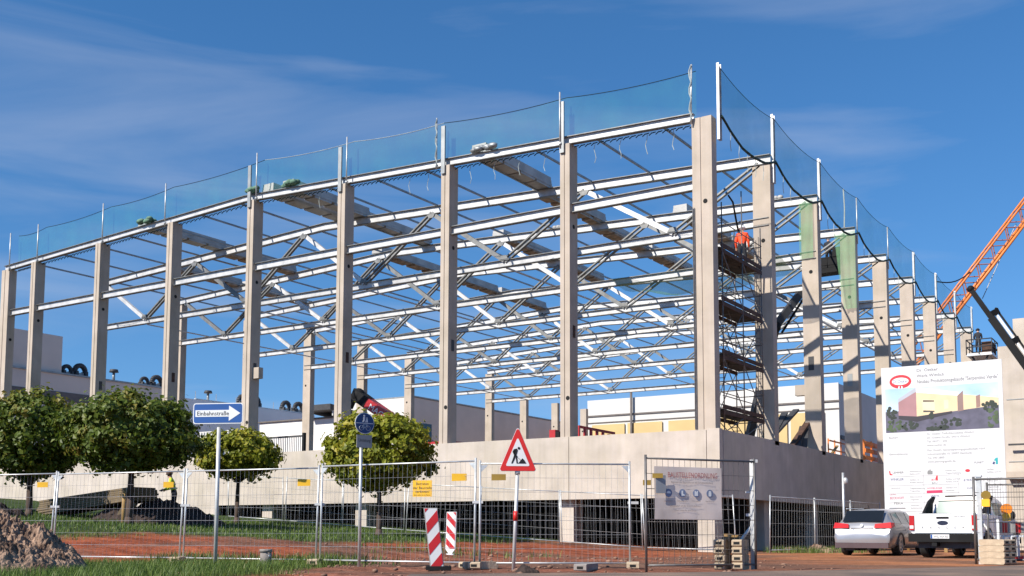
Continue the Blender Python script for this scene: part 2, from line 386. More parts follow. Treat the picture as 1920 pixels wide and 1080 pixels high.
for (u, d, n, r) in ((360, 24.2, 160, .45), (470, 24.5, 40, .4), (605, 22.6, 260, .5), (640, 23.5, 90, .5), (560, 22.4, 90, .6), (1545, 40, 240, .9), (1500, 39, 120, .6), (830, 30, 120, 1.4), (430, 23.5, 90, .7)):
    for k in range(n):
        p = st((u-960)/FPX*d+random.gauss(0, r), d+random.gauss(0, r*.8)); pts.append(gnd(p))
blades('verge_weeds', pts, GRASSM, .08, .32, .010, 3)
# loose stones and clods lying on the dirt, as one uncountable scatter
mb = MB()
for k in range(800):
    s, d = random.uniform(-5.5, 6.5), random.uniform(16.3, 32)
    p = gnd(st(s, d)); r = random.choice((.010, .014, .018, .025, .045))*random.uniform(.7, 1.3)
    mb.ball(p+Vector((0,0,r*.3)), r, 5, 3, 0, (random.uniform(.8,1.5), random.uniform(.8,1.5), random.uniform(.4,.8)))
struct(mb.build('gravel', M('stone_gravel', (.22, .125, .085), .9, var=.4, scale=2)), 'stuff')

def heap(name, label, cat, c, rx, ry, h, mat, rot=0, rough=.3, seed=1, n=46, peaks=None):
    vs = []; c = Vector(c)
    for j in range(n+1):
        for i in range(n+1):
            x = (i/n*2-1); y = (j/n*2-1); r = math.hypot(x, y); f = max(0, 1-r**1.6)
            f = f**.8
            X, Y = x*rx, y*ry
            q = Vector((X*1.3+seed*7, Y*1.3, seed)); nn = noise.noise(q)+.6*noise.noise(q*2.3)+.5*abs(noise.noise(q*5.1))+.45*abs(noise.noise(q*9))+.4*abs(noise.noise(q*19))-.35
            z = h*f*(1+rough*nn)+.09*nn*min(1, f*3) if f > 0 else 0
            P = Vector((X*math.cos(rot)-Y*math.sin(rot), X*math.sin(rot)+Y*math.cos(rot), 0))
            vs.append((c.x+P.x, c.y+P.y, terrain(c.x+P.x, c.y+P.y)-.05+max(0, z)))
    fs = [(j*(n+1)+i, j*(n+1)+i+1, (j+1)*(n+1)+i+1, (j+1)*(n+1)+i) for j in range(n) for i in range(n)]
    m = MB(); m.add(vs, fs, 0, False)
    return tag(m.build(name, mat, origin=(c.x, c.y, terrain(c.x, c.y))), label, cat)
heap('soil_heap', 'brown clumpy heap of dug soil on the grass in the lower left corner', 'soil heap', st(-8.75, 17.9), 1.75, 1.6, 1.02, SOILP, YAW, .26, 3, 150)
heap('mulch_heap', 'dark heap of peaty soil in front of the yellow vested worker', 'soil heap', gnd(st(-13.2, 40.5)), 2.6, 1.6, .78, SOILD, YAW, .3, 5, 50)
heap('mulch_heap', 'small dark soil heap by the leftmost tree trunk at the frame edge', 'soil heap', gnd(st(-18.7, 39)), 1.1, 1., .55, SOILD, YAW, .3, 9, 30)
heap('debris_mound', 'low rubble mound at the foot of the shaded plinth left of the silver estate', 'rubble mound', gnd(st(11.2, 40)), 1.3, .8, .28, SOILP, YAW, .4, 12, 30)
heap('soil_clod', 'dark clod of earth on the dirt below the roadworks triangle post', 'clod', st(.2, 18.0), .32, .25, .17, SOILD, 0, .3, 21, 20)

# ------------------------------------------------------------------ hall under construction
SB = 6.455; HX = -45.6
def roof(x): return 16.72+.04*(-x if x > -25.5 else 51+x)
hall = thing('industrial_hall', 'unfinished industrial hall of concrete columns and pale steel roof trusses on a concrete plinth', 'building', (0, 0, 0))
def panel(a, b, m=CONC): return MB().box(a, b).build('plinth_panel', m, hall)
G = .025
xs = [-.02, -.52, -6.4, -17.7, -29.2, -47.2]
for a, b in zip(xs, xs[1:]): panel((a-(G if a < -.1 else 0), -.02, 2.02 if b > -30 else .2), (b, .3, 4.53+(.03 if a > -.1 else 0)))
panel((-29.2, -.015, .2), (-26.8, .29, 2.017))
ys = [.305, 14.2, 28.4, 42.6, 57]
for a, b in zip(ys, ys[1:]): panel((-.3, a+G, 2.02), (0, b, 4.53))
MB().box((-47, .31, 3.95), (-.31, 57, 4.35)).build('floor_slab', SLAB, hall)
MB().box((-47.2, 57.02, .2), (0, 57.3, 4.5)).build('rear_plinth', CONC, hall)
MB().box((-47.2, .31, .2), (-47.02, 57, 4.5)).build('end_plinth', CONC, hall)
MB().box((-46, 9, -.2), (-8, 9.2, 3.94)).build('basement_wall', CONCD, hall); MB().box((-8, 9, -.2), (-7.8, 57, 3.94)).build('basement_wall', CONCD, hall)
for x in (-.45, -6.45, -17.3, -23.3, -29): MB().box((x-.62, .34, -.3), (x+.05, 1.1, 3.94)).build('basement_pier', CONC, hall)
for k in range(1, 8): MB().box((-1.1, SB*k-1.0, -.3), (-.34, SB*k-.3, 3.94)).build('basement_pier', CONC, hall)
def grille(pts0, axis, L0, L1, fixed):
    m = MB(); n = int(abs(L1-L0)/.16)
    for i in range(n):
        t = L0+(L1-L0)*(i+.5)/n+random.uniform(-.015, .015); zt = 2.1
        p = (t, fixed) if axis == 'x' else (fixed, t); z0 = terrain(p[0], -1)
        lean = random.uniform(-.02, .02)
        m.tube((p[0], p[1], z0-.05), (p[0]+(lean if axis == 'x' else 0), p[1]+(0 if axis == 'x' else lean), zt), .018, 4)
    for z in (.35, .95, 1.6):
        z += terrain((L0+L1)/2 if axis == 'x' else 0, -1)
        a, b = ((L0, fixed, z), (L1, fixed, z)) if axis == 'x' else ((fixed, L0, z), (fixed, L1, z)); m.tube(a, b, .016, 4)
    m.build('basement_grille', BLACK, hall)
for a, b in ((-1.15, -6.4), (-7.15, -12), (-12, -17.2), (-18, -23.2), (-24, -27)): grille(None, 'x', a, b, .55)
for k in range(7): grille(None, 'y', .95+SB*k if k else 1.2, SB*(k+1)-1.05, -.7)
def column(x0, x1, y0, y1, z0, z1, holes=(), groove='y', bits=True):
    m = MB(); g = .05
    if groove == 'y':                         # a slot runs up the face towards the street
        m.box((x0, y0+.03, z0), (x1, y1, z1)); wq = x1-x0
        m.box((x0, y0, z0), (x0+wq*.42, y0+.03, z1)); m.box((x0+wq*.52, y0, z0), (x1, y0+.03, z1))
    else: m.box((x0, y0, z0), (x1, y1, z1))
    o = m.build('column', CONC2, hall)
    for (cx, cy, cz, nrm) in holes:
        h = MB(); h.disc((cx, cy, cz), nrm, .09, 12, 0, .004); h.build('socket_hole', BLOCKM, o)
    return o
XK = lambda k: -.26-6.105*k
for k in range(1, 8):                        # street facade
    x = XK(k); zt = roof(x)-.32
    c = column(x-.45, x, .0, .65, 4.5, zt, [(x+.002, .33, 13.2, (1,0,0)), (x-.1, -.004, 6.1, (0,-1,0))])
    MB().box((x+.001, .24, 8.6), (x+.012, .44, 9.1)).build('cast_in_plate', RUST if k % 2 else DARK, c)
    if k == 4: MB().box((x+.001, .2, 8.3), (x+.42, .5, 8.85)).build('corbel', CONC2, c)
c = column(-.97, -.17, -.01, .47, 4.5, 16.5, [(-.45, -.014, 13.2, (0,-1,0))])
c = column(HX-.85, HX-.07, 0, .5, 3.0, roof(HX)-.32, [(HX-.06, .25, 12.3, (1,0,0))])
for k in range(1, 9):                        # right facade
    y = SB*k; c = column(-.78, 0, y-.5, y, 4.36, 16.38, [(-.35, y-.502, 13.05, (0,-1,0))], '')
    if k in (2, 3): MB().box((-.56, y-.512, 8.35), (-.3, y-.501, 9.0)).build('cast_in_plate', DARK if k == 2 else STEEL2, c)
    if k == 2: MB().box((-1.25, y-.45, 7.2), (-.781, y-.1, 7.7)).build('corbel', CONC2, c)
for k in range(1, 14):                       # far row
    y = SB*k; zt = roof(HX)-.32 if k < 9 else 15.0
    column(HX, HX+.78, y-.5, y, 3.6, zt, [(HX+.3, y-.502, 12.4, (0,-1,0))], '')
for x, y in ((-38, 86), (-33.5, 86)): column(x, x+.8, y, y+.5, .5, 15.5, (), '')
# beams of the street facade
for k in range(0, 8):
    a = -.97 if k == 0 else XK(k); b_ = XK(k+1) if k < 7 else HX-.8
    zb = lambda x: roof(x)-.15
    if a > -25.5 > b_:
        m = MB().ibeam((a, .2, zb(a)), (-25.5, .2, zb(-25.5)), .24, .34); m.ibeam((-25.5, .2, zb(-25.5)), (b_, .2, zb(b_)), .24, .34)
    else: m = MB().ibeam((a, .2, zb(a)), (b_, .2, zb(b_)), .24, .34)
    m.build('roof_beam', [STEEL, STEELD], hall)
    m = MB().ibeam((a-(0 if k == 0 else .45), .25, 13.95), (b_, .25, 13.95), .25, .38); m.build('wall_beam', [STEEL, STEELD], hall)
# trusses
NODES = [0, -9, -18, -27, -36, -45]; BN = [-4.5, -13.5, -22.5, -31.5, -40.5]
for k in range(1, 9):
    y = SB*k-.42
    t = MB().bar((-.2, y, 13.6), (-.21, y, 13.5), .1, .1).build('truss', STEEL, hall)
    rt = lambda x: roof(x)-.17
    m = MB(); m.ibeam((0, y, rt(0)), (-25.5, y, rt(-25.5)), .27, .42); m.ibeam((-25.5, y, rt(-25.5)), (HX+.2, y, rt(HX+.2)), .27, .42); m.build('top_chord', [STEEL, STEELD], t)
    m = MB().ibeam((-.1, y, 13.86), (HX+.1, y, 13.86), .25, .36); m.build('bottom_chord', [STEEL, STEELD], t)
    for gx, gz in [(x_, 14.06) for x_ in BN]+[(x_, rt(x_)-.22) for x_ in NODES[1:-1]]: sg = 1 if gz < 14.5 else -1; MB().prism([(gx-.26, y-.14, gz), (gx+.26, y-.14, gz), (gx+.14, y-.14, gz+.2*sg), (gx-.14, y-.14, gz+.2*sg)], (0, .018, 0)).build('gusset_plate', STEELD, t)
    for i in range(5):
        for xa in (NODES[i], NODES[i+1]):
            xx = xa+(-.5 if xa == 0 else (.5 if xa == -45 else 0))
            p = Vector((xx, y, rt(xx)-.17)); q = Vector((BN[i], y, 14.0)); m = MB()
            if xa == NODES[i+1]: m.bar(p, q, .22, .2, 0, up=(0,1,0))
            else:
                m.bar(p, q, .07, .16, 0, up=(0,1,0), off=(.1, 0)); m.bar(p, q, .07, .16, 0, up=(0,1,0), off=(-.1, 0))
            m.build('diagonal', STEELD if i % 2 == k % 2 or xa == NODES[i] else STEEL, t)
for i in range(15):                          # light purlins from truss to truss
    x = -2.6-3*i
    MB().bar((x, .38, roof(x)+.02), (x, SB*8-.3, roof(x)+.02), .07, .09).build('purlin', STEEL2, hall)
for x, y0, y1 in ((-4.5, 6.2, 51), (-22.5, 6.2, 51), (-40.5, 6.2, 51), (-13.5, 6.2, 51), (-31.5, 6.2, 51)):
    MB().bar((x, y0, 13.68), (x, y1, 13.68), .1, .06).build('bottom_tie', STEEL, hall)
# roof steel uprights (channels) standing proud of the columns for the parapet
for k in (1, 2, 3, 4):
    x = -.60-6.09*k; m = MB(); z0, z1 = roof(x)-.72, roof(x)+1.45
    m.box((x-.1, -.09, z0), (x+.1, -.06, z1)); m.box((x-.1, -.06, z0), (x-.075, -.012, z1)); m.box((x+.075, -.06, z0), (x+.1, -.012, z1))
    m.build('parapet_post', STEEL2, hall)
for k in (0, 1, 2, 5, 6, 7, 8):
    y = SB*k-.2 if k else .25; m = MB(); z0, z1 = 15.55, 18.55 if k < 3 else 18.35
    m.box((.005, y-.12, z0), (.03, y+.12, z1)); m.box((.03, y-.12, z0), (.11, y-.095, z1)); m.box((.03, y+.095, z0), (.11, y+.12, z1))
    m.build('parapet_post', STEEL, hall)

# ------------------------------------------------------------------ safety nets round the roof edge
POSTL = [-.95, -6.75, -13.1, -18.4, -24.4, -31.3, -36.6, -42.7, -45.5]
names = ['corner', 'second', 'third', 'fourth', 'ridge', 'sixth', 'seventh', 'eighth', 'end']
pr = []
ordl = ['nearest the corner column', 'second from the corner', 'third from the corner', 'fourth from the corner', 'at the roof ridge', 'just left of the ridge', 'third from the left end', 'second from the left end', 'at the far left end']
for i, x in enumerate(POSTL):
    z1 = roof(x)+1.85+(.15 if i == 4 else 0)
    m = MB(); m.tube((x, -.12, roof(x)-.5), (x+.05*(i == 0), -.12, z1), .035, 6); m.box((x-.05, -.16, roof(x)-.35), (x+.05, -.045, roof(x)-.28))
    if i in (0, 2): m.path([(x+.05*math.sin(j*2.), -.17, roof(x)-.4+j*.22) for j in range(11)], .03, 4, 1)
    tag(m.build('net_post', [ZINC, ROPEL], origin=(x, -.12, roof(x)-.5)), 'thin steel net post, left roof edge, '+ordl[i], 'post', 'net posts along the left roof edge')
def net_sheet(top, bot, nu=14, nv=5, bow=.10, axis=(0,1,0), mat=NET):
    m = MB(); vs = []; ax = Vector(axis)
    for j in range(nv+1):
        for i in range(nu+1):
            t = i/nu; a = top(t); b = bot(t); p = a.lerp(b, j/nv)
            vs.append(p+ax*bow*math.sin(math.pi*t)*(.3+.7*math.sin(math.pi*j/nv))+ax*.03*noise.noise(Vector((t*9+a.x, j, 2))))
    m.add(vs, [(j*(nu+1)+i, j*(nu+1)+i+1, (j+1)*(nu+1)+i+1, (j+1)*(nu+1)+i) for j in range(nv) for i in range(nu)], 0, True); return m
for i in range(8):
    xa, xb = POSTL[i], POSTL[i+1]
    za, zb = roof(xa)+1.8, roof(xb)+1.8
    top = lambda t: Vector((xa+(xb-xa)*t, .42, za+(zb-za)*t-.12*4*t*(1-t)))
    bot = lambda t: Vector((xa+(xb-xa)*t, .44, roof(xa+(xb-xa)*t)-.34))
    n = thing('safety_net', 'sheer green safety net, left roof edge, bay '+['next to the corner column','second from the corner','third from the corner','right of the ridge','left of the ridge','third from the left end','second from the left end','at the far left end'][i], 'net', bot(0), 'green nets along the left roof edge')
    net_sheet(top, bot, mat=NET).build('netting', NET, n)
    MB().path([top(j/10) for j in range(11)], .016, 4).build('head_rope', ROPEL if i in (2, 3) else ROPE, n)
    m = MB(); q = 40
    for j in range(q):                       # gathered hem below the beam
        t = j/q; p = bot(t); m.tube(p, bot((j+1)/q)+Vector((0,0,-.10 if j % 2 else -.02)), .026, 3); 
    m.build('hem', ROPE, n)
    if i < 4:
        for j in range(4 if i < 2 else 2):
            p = bot(.17+.2*j)+Vector((0,0,-.05)); pts = [p+Vector((.05*math.sin(h*1.7+j), 0, -h*.2)) for h in range(5)]
            MB().path(pts, .014, 4).build('tie_cord', ROPEL, n)
POSTR = [.25]+[SB*k-.2 for k in range(1, 9)]
for k, dz in ((3, 0), (4, 0)):
    y = POSTR[k]; tag(MB().tube((.06, y, 15.9), (.06, y, 18.4), .035, 6).build('net_post', ZINC, origin=(.06, y, 15.9)), ['thin steel net post above the column with the draped net','thin steel net post on the fifth column of the right facade'][k-3], 'post', 'net posts along the right roof edge')
y = POSTR[3]-2.4; tag(MB().path([(.06, y, 16.2), (.08, y+.06, 17.2), (.06, y, 18.2)], .035, 5).build('net_post', ROPEL, origin=(.06, y, 16.2)), 'thin crooked net post between two columns left of the draped net', 'post', 'net posts along the right roof edge')
for i in range(8):
    ya, yb = POSTR[i], POSTR[i+1]
    top = lambda t: Vector((.12, ya+(yb-ya)*t, 18.35-.25*4*t*(1-t)-(.1 if i > 4 else 0)))
    bot = lambda t: Vector((.14, ya+(yb-ya)*t, 16.48-.62*4*t*(1-t)+.02*math.sin(t*13+i)))
    n = thing('safety_net', 'green safety net, right roof edge, bay '+['next to the corner column','second from the corner','third from the corner','fourth from the corner','fifth from the corner','sixth from the corner','last but one','farthest back'][i], 'net', bot(0), 'green nets along the right roof edge')
    net_sheet(top, bot, axis=(1,0,0)).build('netting', NETR, n)
    MB().path([top(j/10) for j in range(11)], .014, 4).build('head_rope', ROPE, n)
    MB().path([bot(j/14)+Vector((0,0,.012*math.sin(j*2.2))) for j in range(15)], .052, 6).build('edge_roll', ROPE, n)
    for j in range(5 if i == 0 else 2):
        p = bot(.15+.15*j); MB().path([p+Vector((0, .05*math.sin(h*1.9+j), -h*.2)) for h in range(5)], .013, 4).build('tie_cord', ROPEL, n)
# nets draped over two columns
for k, (z0, lab) in {2: (13.7, 'pale green net wrapped smoothly round the third column of the right facade'), 3: (12.4, 'pale green net hanging in folds from the fourth column top')}.items():
    y = SB*k-.55; m = MB(); vs = []; nu, nv = 12, 12
    for j in range(nv+1):
        t = j/nv; z = 16.5+(z0-16.5)*t
        for i in range(nu+1):
            s_ = i/nu
            if k == 2: x = -.84+.66*s_; yy = y-.02-.05*abs(math.sin(s_*6+t*2))
            else:
                x = -.5*(1-t)**.8-.55+(.62+.5*(1-t)**.8)*s_; yy = y-.06-.16*abs(math.sin(s_*8+t))*(1-s_*.5)
            vs.append((x, yy, z))
    m.add(vs, [(j*(nu+1)+i, j*(nu+1)+i+1, (j+1)*(nu+1)+i+1, (j+1)*(nu+1)+i) for j in range(nv) for i in range(nu)], 0, True)
    tag(m.build('draped_net', NETG, origin=(-.4, y, z0)), lab, 'net')
m = MB(); vs = []
for j in range(5):
    for i in range(15): vs.append((-9.5+i*.62, 9.5+j*.8, 13.3-.5*math.sin(math.pi*i/14)-.3*math.sin(math.pi*j/4)+.1*math.sin(i*1.3)))
m.add(vs, [(j*15+i, j*15+i+1, (j+1)*15+i+1, (j+1)*15+i) for j in range(4) for i in range(14)], 0, True)
tag(m.build('slung_net', NETG, origin=(-5, 11, 13)), 'bright green net slung under the trusses left of the corner column', 'net')

# bundles of sheeting laid on the trusses
BUN = [(-11.3, .55, 6.2, 0), (-11.9, 6.6, 12.9, 1), (-12.4, 13.2, 19.2, 1), (-12.4, 19.6, 25.6, 1), (-22.9, .55, 6.4, 0), (-24.3, .55, 6.3, 0), (-23.4, 6.8, 12.6, 0), (-27.2, 12.5, 18.8, 1), (-27.2, 19.2, 25.4, 1), (-27.2, 25.8, 32, 1),
       (-34, .55, 6.3, 0), (-34.4, 6.6, 12.6, 1), (-39.6, 7, 12.8, 1), (-39.6, 13.2, 19, 1), (-7.2, 12.8, 19, 1), (-7.4, 19.6, 25, 1), (-18.6, 13, 19.2, 1), (-18.8, 19.5, 25.6, 1)]
for i, (x, y0, y1, low) in enumerate(BUN):
    z = roof(x)+.06 if not low else roof(x)+.02
    zt = z+.34
    where = 'on the left roof edge' if y0 < 1 else 'lying across the trusses'
    col_ = {-11.3: 'behind the third column from the corner', -22.9: 'right one of the pair at the ridge', -24.3: 'left one of the pair at the ridge', -34: 'behind the sixth column'}.get(x, None)
    lab = 'roof sheet pack on the left edge, '+(col_ or '')
    if col_ is None: lab = 'roof sheet pack on the inner trusses, '+{-11.9: 'nearest in the row left of the corner bay', -12.4: ('second' if y0 < 15 else 'third')+' in the row left of the corner bay', -23.4: 'just behind the ridge pair', -27.2: ('first' if y0 < 15 else 'second' if y0 < 22 else 'farthest')+' in the row left of the ridge', -34.4: 'nearest behind the sixth column', -39.6: ('nearest' if y0 < 10 else 'farther')+' one in the far left row', -7.2: 'near one beside the corner column', -7.4: 'far one beside the corner column', -18.6: 'near one in the middle bay', -18.8: 'far one in the middle bay'}[x]
    n = thing('sheet_pack', lab, 'sheet pack', (x, (y0+y1)/2, z), 'packs of roof sheets on the trusses')
    m = MB(); wd = .78
    for q in range(3): m.box((x-wd/2+.01*q, y0+.02*q, z+.1+q*.15), (x+wd/2-.012*q, y1-.03*q, z+.24+q*.15))
    m.build('sheets', WRAP, n)
    for q in range(4):
        yy = y0+.75+(y1-y0-1.5)*q/3; MB().box((x-wd/2+.02, yy-.62, z-.01), (x+wd/2-.02, yy+.62, z+.095)).build('bearer', BEAR if low else WRAP, n)
for x, lab in ((-10.7, 'grey bundle of rolled net on the roof beam beside the third column'), (-22.3, 'dark green bundle of rolled net on the roof beam right of the ridge column'), (-24.9, 'grey green bundle of rolled net on the roof beam left of the ridge post'), (-33.2, 'green bundle of rolled net on the roof beam left of the sixth column')):
    m = MB(); z = roof(x)+.02
    for q in range(9): m.ball((x+random.uniform(-.55, .55), .1+random.uniform(-.15, .15), z+.13+random.uniform(-.02, .1)), .16, 7, 5, 0, (1.6, 1, .8))
    tag(m.build('net_bundle', STEEL2 if x in (-10.7,) else M('bundle_green', (.10, .19, .13), .8, var=.4, scale=6), origin=(x, .1, z)), lab, 'bundle', 'rolled nets on the left roof edge')
for x, y in ((-2.4, SB*2-.4), (-14, SB*2-.4)):
    m = MB(); z = roof(x)
    for q in range(6): m.ball((x+q*.22-.5, y, z+.12), .14, 6, 4, 0, (1.2, 1, .9))
    tag(m.build('net_bundle', WRAP, origin=(x, y, z)), 'small grey bundle on the third truss '+('near the corner' if x > -5 else 'behind the second column from the corner'), 'bundle', 'small bundles on the inner truss')

# ------------------------------------------------------------------ buildings behind
bA = thing('factory', 'long grey factory wall with a brown strip and rooftop fans, far left behind the hall', 'building', (-80, 30, 0))
MB().box((-110, -30, 0), (-80, 41, 16.3)).build('wall', WALLG, bA)
MB().box((-110, 41.02, 0), (-79.98, 63, 15.55)).build('white_wall', WALLL, bA)
MB().box((-108, -30, 16.32), (-80.3, 27.2, 20.1)).build('upper_storey', WALLG, bA)
MB().box((-79.99, -28, 13.6), (-79.9, 40.5, 14.5)).build('window_strip', STRIP, bA)
MB().box((-110.2, -30.1, 16.25), (-79.85, 41.05, 16.42)).build('roof_edge', STEEL2, bA)
MB().box((-80.4, 44, 15.6), (-80.1, 62, 15.7)).build('roof_rail', ZINC, bA)
for y in (44, 47, 50, 53, 56, 59, 62): MB().tube((-80.2, y, 15.55), (-80.2, y, 16.5), .05, 4).build('rail_post', ZINC, bA)
fi = 0
for (y, z, r) in ((28.2, 16.4, .75), (29.7, 16.4, .95), (37.6, 16.4, .7), (39.2, 16.4, .95), (51.7, 15.6, 1.0), (53.6, 15.6, 1.05), (58.8, 15.6, 1.0), (61.0, 15.6, 1.05)):
    a = -80.9; r *= .82
    n = thing('roof_fan', ['small dark roof fan, first from the left on the far factory','domed dark roof fan, second from the left on the far factory','small dark roof fan left of the sixth column','domed dark roof fan beside the sixth column','tall arched roof fan above the one way sign, left one','tall arched roof fan above the one way sign, right one','arched roof fan just right of the ridge column, left one','arched roof fan just right of the ridge column, right one'][fi], 'roof fan', (a, y, z), 'fans on the factory roof'); fi += 1
    m = MB(); k = 12                          # arched cowl: half ring with open mouth
    pts = [(a, y+r*.8*math.cos(math.pi*j/k), z+.6*r+r*.9*math.sin(math.pi*j/k)) for j in range(k+1)]
    m.path(pts, .34*r, 6); m.box((a-.4, y-r*.9, z), (a+.4, y-r*.5, z+.7*r)); m.box((a-.4, y+r*.5, z), (a+.4, y+r*.9, z+.7*r)); m.build('cowl', DARK, n)
    MB().box((a-.3, y-r*.4, z), (a+.2, y+r*.4, z+.5*r)).build('motor_box', STEEL2, n)
for y in (33.8, 40.6, 46.5):
    n = thing('roof_vent', {33.8: 'small grey vent pipe on the far factory roof between the fan pairs', 40.6: 'small dark vent on the far factory roof by its step', 46.5: 'mushroom vent on a white plinth on the far factory roof'}[y], 'vent', (-81, y, 16))
    zz = 16.4 if y < 41 else 15.6
    MB().tube((-81, y, zz), (-81, y, zz+1.0), .14, 8).build('pipe', STEEL2, n); MB().tube((-81, y, zz+1.0), (-81, y, zz+1.3), .5, 10, 0, .4).build('cap', DARK, n)
b2 = thing('pale_warehouse', 'low white warehouse with a dark canopy seen between the ridge column and the red boom', 'building', (-60, 40, 0))
MB().box((-72, 46, 0), (-60.5, 51.3, 12.6)).build('wall', WALLL, b2); MB().box((-72.2, 45.8, 12.61), (-60.2, 51.35, 12.75)).build('roof_edge', STRIP, b2)
MB().prism([(-60.3, 44.5, 13.3), (-60.3, 50.5, 12.9), (-60.3, 50.5, 13.3), (-60.3, 44.5, 13.9)], (-4, 0, 0)).build('canopy', DARK, b2)
for j in range(5): MB().tube((-60.4, 45+1.2*j, 12.7), (-60.4, 45+1.2*j, 13.3), .09, 5).build('canopy_post', WALLW, b2)
MB().tube((-60.2, 46.1, 6), (-60.2, 46.1, 12.7), .09, 5).build('wall_pipe', STRIP, b2)
b3 = thing('grey_hall', 'big shed with white end wall and grey long wall behind the far row of columns', 'building', (-55, 60, 0))
MB().box((-66, 51.63, 0), (-55, 84, 14.95)).build('wall', WALLG, b3); MB().box((-66.05, 51.5, 0), (-55.05, 51.62, 14.98)).build('white_end_wall', WALLW, b3)
MB().box((-54.99, 51.7, 8.1), (-54.9, 84, 8.4)).build('joint_strip', STRIP, b3); MB().box((-66.1, 51.48, 14.99), (-54.9, 84.1, 15.12)).build('roof_edge', STEEL2, b3)
b4 = thing('cream_hall', 'long building with white upper band and cream panels behind the hall, right of centre', 'building', (-17, 75, 0))
MB().box((-47, 75, 0), (-17.2, 110, 16.45)).build('wall', WALLG, b4)
MB().box((-47, 74.8, 14.65), (-17.1, 74.99, 16.5)).build('white_band', WALLW, b4); MB().box((-47, 74.82, 0), (-17.1, 74.99, 14.5)).build('white_lower_wall', WALLW, b4)
MB().box((-47, 74.7, 14.5), (-17.0, 74.79, 14.68)).build('gutter_strip', STRIP, b4)
MB().box((-47, 74.74, 13.72), (-17.0, 74.81, 13.84)).build('gutter_strip', STRIP, b4)
for a, b_ in ((-46.3, -42.0), (-41.6, -37.2), (-36.4, -31.8), (-31, -27), (-25.2, -22.6), (-22.2, -18.6)): MB().box((a, 74.6, 4), (b_, 74.72, 13.5)).build('cream_panel', WALLY, b4)
for x in (-41, -24): MB().tube((x, 74.4, 5), (x, 74.4, 17.4), .16, 6).build('drain_pipe', STRIP, b4)
MB().box((-17.15, 75.2, 10.6), (-17.0, 110, 11.0)).build('joint_strip', STRIP, b4)
b5 = thing('precast_building', 'pinkish precast concrete building cut by the right edge of the picture', 'building', (9, 15, 0))
MB().box((7.25, 15.1, 0), (22, 40, 9.15)).build('wall', CONC, b5); MB().box((7.85, 15.6, 9.16), (22, 40, 10.45)).build('upper_wall', CONC, b5)
for z in (3.9, 6.7): MB().box((7.54, 15.08, z), (22, 15.099, z+.035)).build('panel_joint', STEEL2, b5)
MB().box((8.55, 15.08, 0), (8.58, 15.098, 9.1)).build('panel_joint', STEEL2, b5)
MB().box((9.05, 15.0, 4.0), (22, 15.09, 7.9)).build('raised_panel', CONC2, b5)
MB().box((7.6, 14.7, 4.62), (22, 14.78, 4.7)).build('hand_rail', DARK, b5); MB().box((7.5, 14.6, 3.2), (22, 15.06, 3.45)).build('ledge', CONC2, b5)

# ------------------------------------------------------------------ trees
def tree(name, label, base, hgt, rx, rz, trunk_h, r0, mat, n_leaf, lsz, stake=False, seed=1, group=None, zc=None):
    rnd = random.Random(seed); base = Vector(base)
    t = thing(name, label, 'tree', base, group)
    m = MB(); top = base+Vector((rnd.uniform(-.06, .06), rnd.uniform(-.06, .06), trunk_h))
    pts = [base+Vector((0,0,-.1)), base.lerp(top, .5)+Vector((rnd.uniform(-.03, .03), 0, 0)), top]
    for i, (a, b_) in enumerate(zip(pts, pts[1:])): m.tube(a, b_, r0*(1-.2*i), 9, 0, r0*(1-.2*(i+1)))
    m.tube(base+Vector((0,0,-.1)), base+Vector((0,0,.25)), r0*1.45, 9, 0, r0*.95)
    m.build('trunk', BARK, t)
    cen = base+Vector((0, 0, zc if zc else hgt-rz)); m = MB()
    for k in range(13):
        a = k*2.4+rnd.random(); q = cen+Vector((math.cos(a)*rx*rnd.uniform(.4, .8), math.sin(a)*rx*rnd.uniform(.4, .8), rz*rnd.uniform(-.5, .75)))
        mid = top.lerp(q, .5)+Vector((0,0,-.1)); m.tube(top-Vector((0,0,.1)), mid, .045, 5, 0, .03); m.tube(mid, q, .03, 5, 0, .01)
    m.build('limbs', BARK, t)
    vs = []; fs = []; ts = []
    nclump = 230; per = n_leaf//nclump
    for k in range(nclump):
        while True:
            d = Vector((rnd.uniform(-1, 1), rnd.uniform(-1, 1), rnd.uniform(-1, 1)))
            if .01 < d.length < 1: break
        rr = d.length**.42 ; d.normalize()
        lump = 1+.19*noise.noise(d*2.3+Vector((seed, 0, 0)))+.14*noise.noise(d*5.3+Vector((0, seed, 0)))+(.10 if rnd.random() < .07 else 0)
        zsq = 1 if d.z > 0 else .86
        c = cen+Vector((d.x*rx*rr*lump, d.y*rx*rr*lump, d.z*rz*rr*lump*zsq)); cr_ = rnd.uniform(.16, .34)*rx/2.2+.06
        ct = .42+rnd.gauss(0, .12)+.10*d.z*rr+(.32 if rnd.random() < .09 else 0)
        for q in range(per):
            o = Vector((rnd.gauss(0, 1), rnd.gauss(0, 1), rnd.gauss(0, .8)))*cr_*.62
            p = c+o; nrm = (d*.7+o.normalized()*.7+Vector((rnd.gauss(0, .5), rnd.gauss(0, .5), rnd.gauss(.25, .5)))).normalized()
            a = nrm.orthogonal().normalized(); a = Matrix.Rotation(rnd.random()*6.28, 3, nrm) @ a; b_ = nrm.cross(a)
            s1 = lsz*rnd.uniform(.5, 1.35); n = len(vs)
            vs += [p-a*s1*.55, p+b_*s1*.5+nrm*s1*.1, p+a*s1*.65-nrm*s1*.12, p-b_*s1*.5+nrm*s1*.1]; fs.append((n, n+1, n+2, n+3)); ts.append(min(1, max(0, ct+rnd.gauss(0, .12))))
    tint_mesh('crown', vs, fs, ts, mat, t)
    if stake:
        MB().tube(base+Vector((-.12, -.12, -.1)), base+Vector((-.12, -.12, 1.15)), .08, 7).build('stake', STAKE, t)
        for k in range(3):
            pass
    return t
GT = 'round crowned street maples'
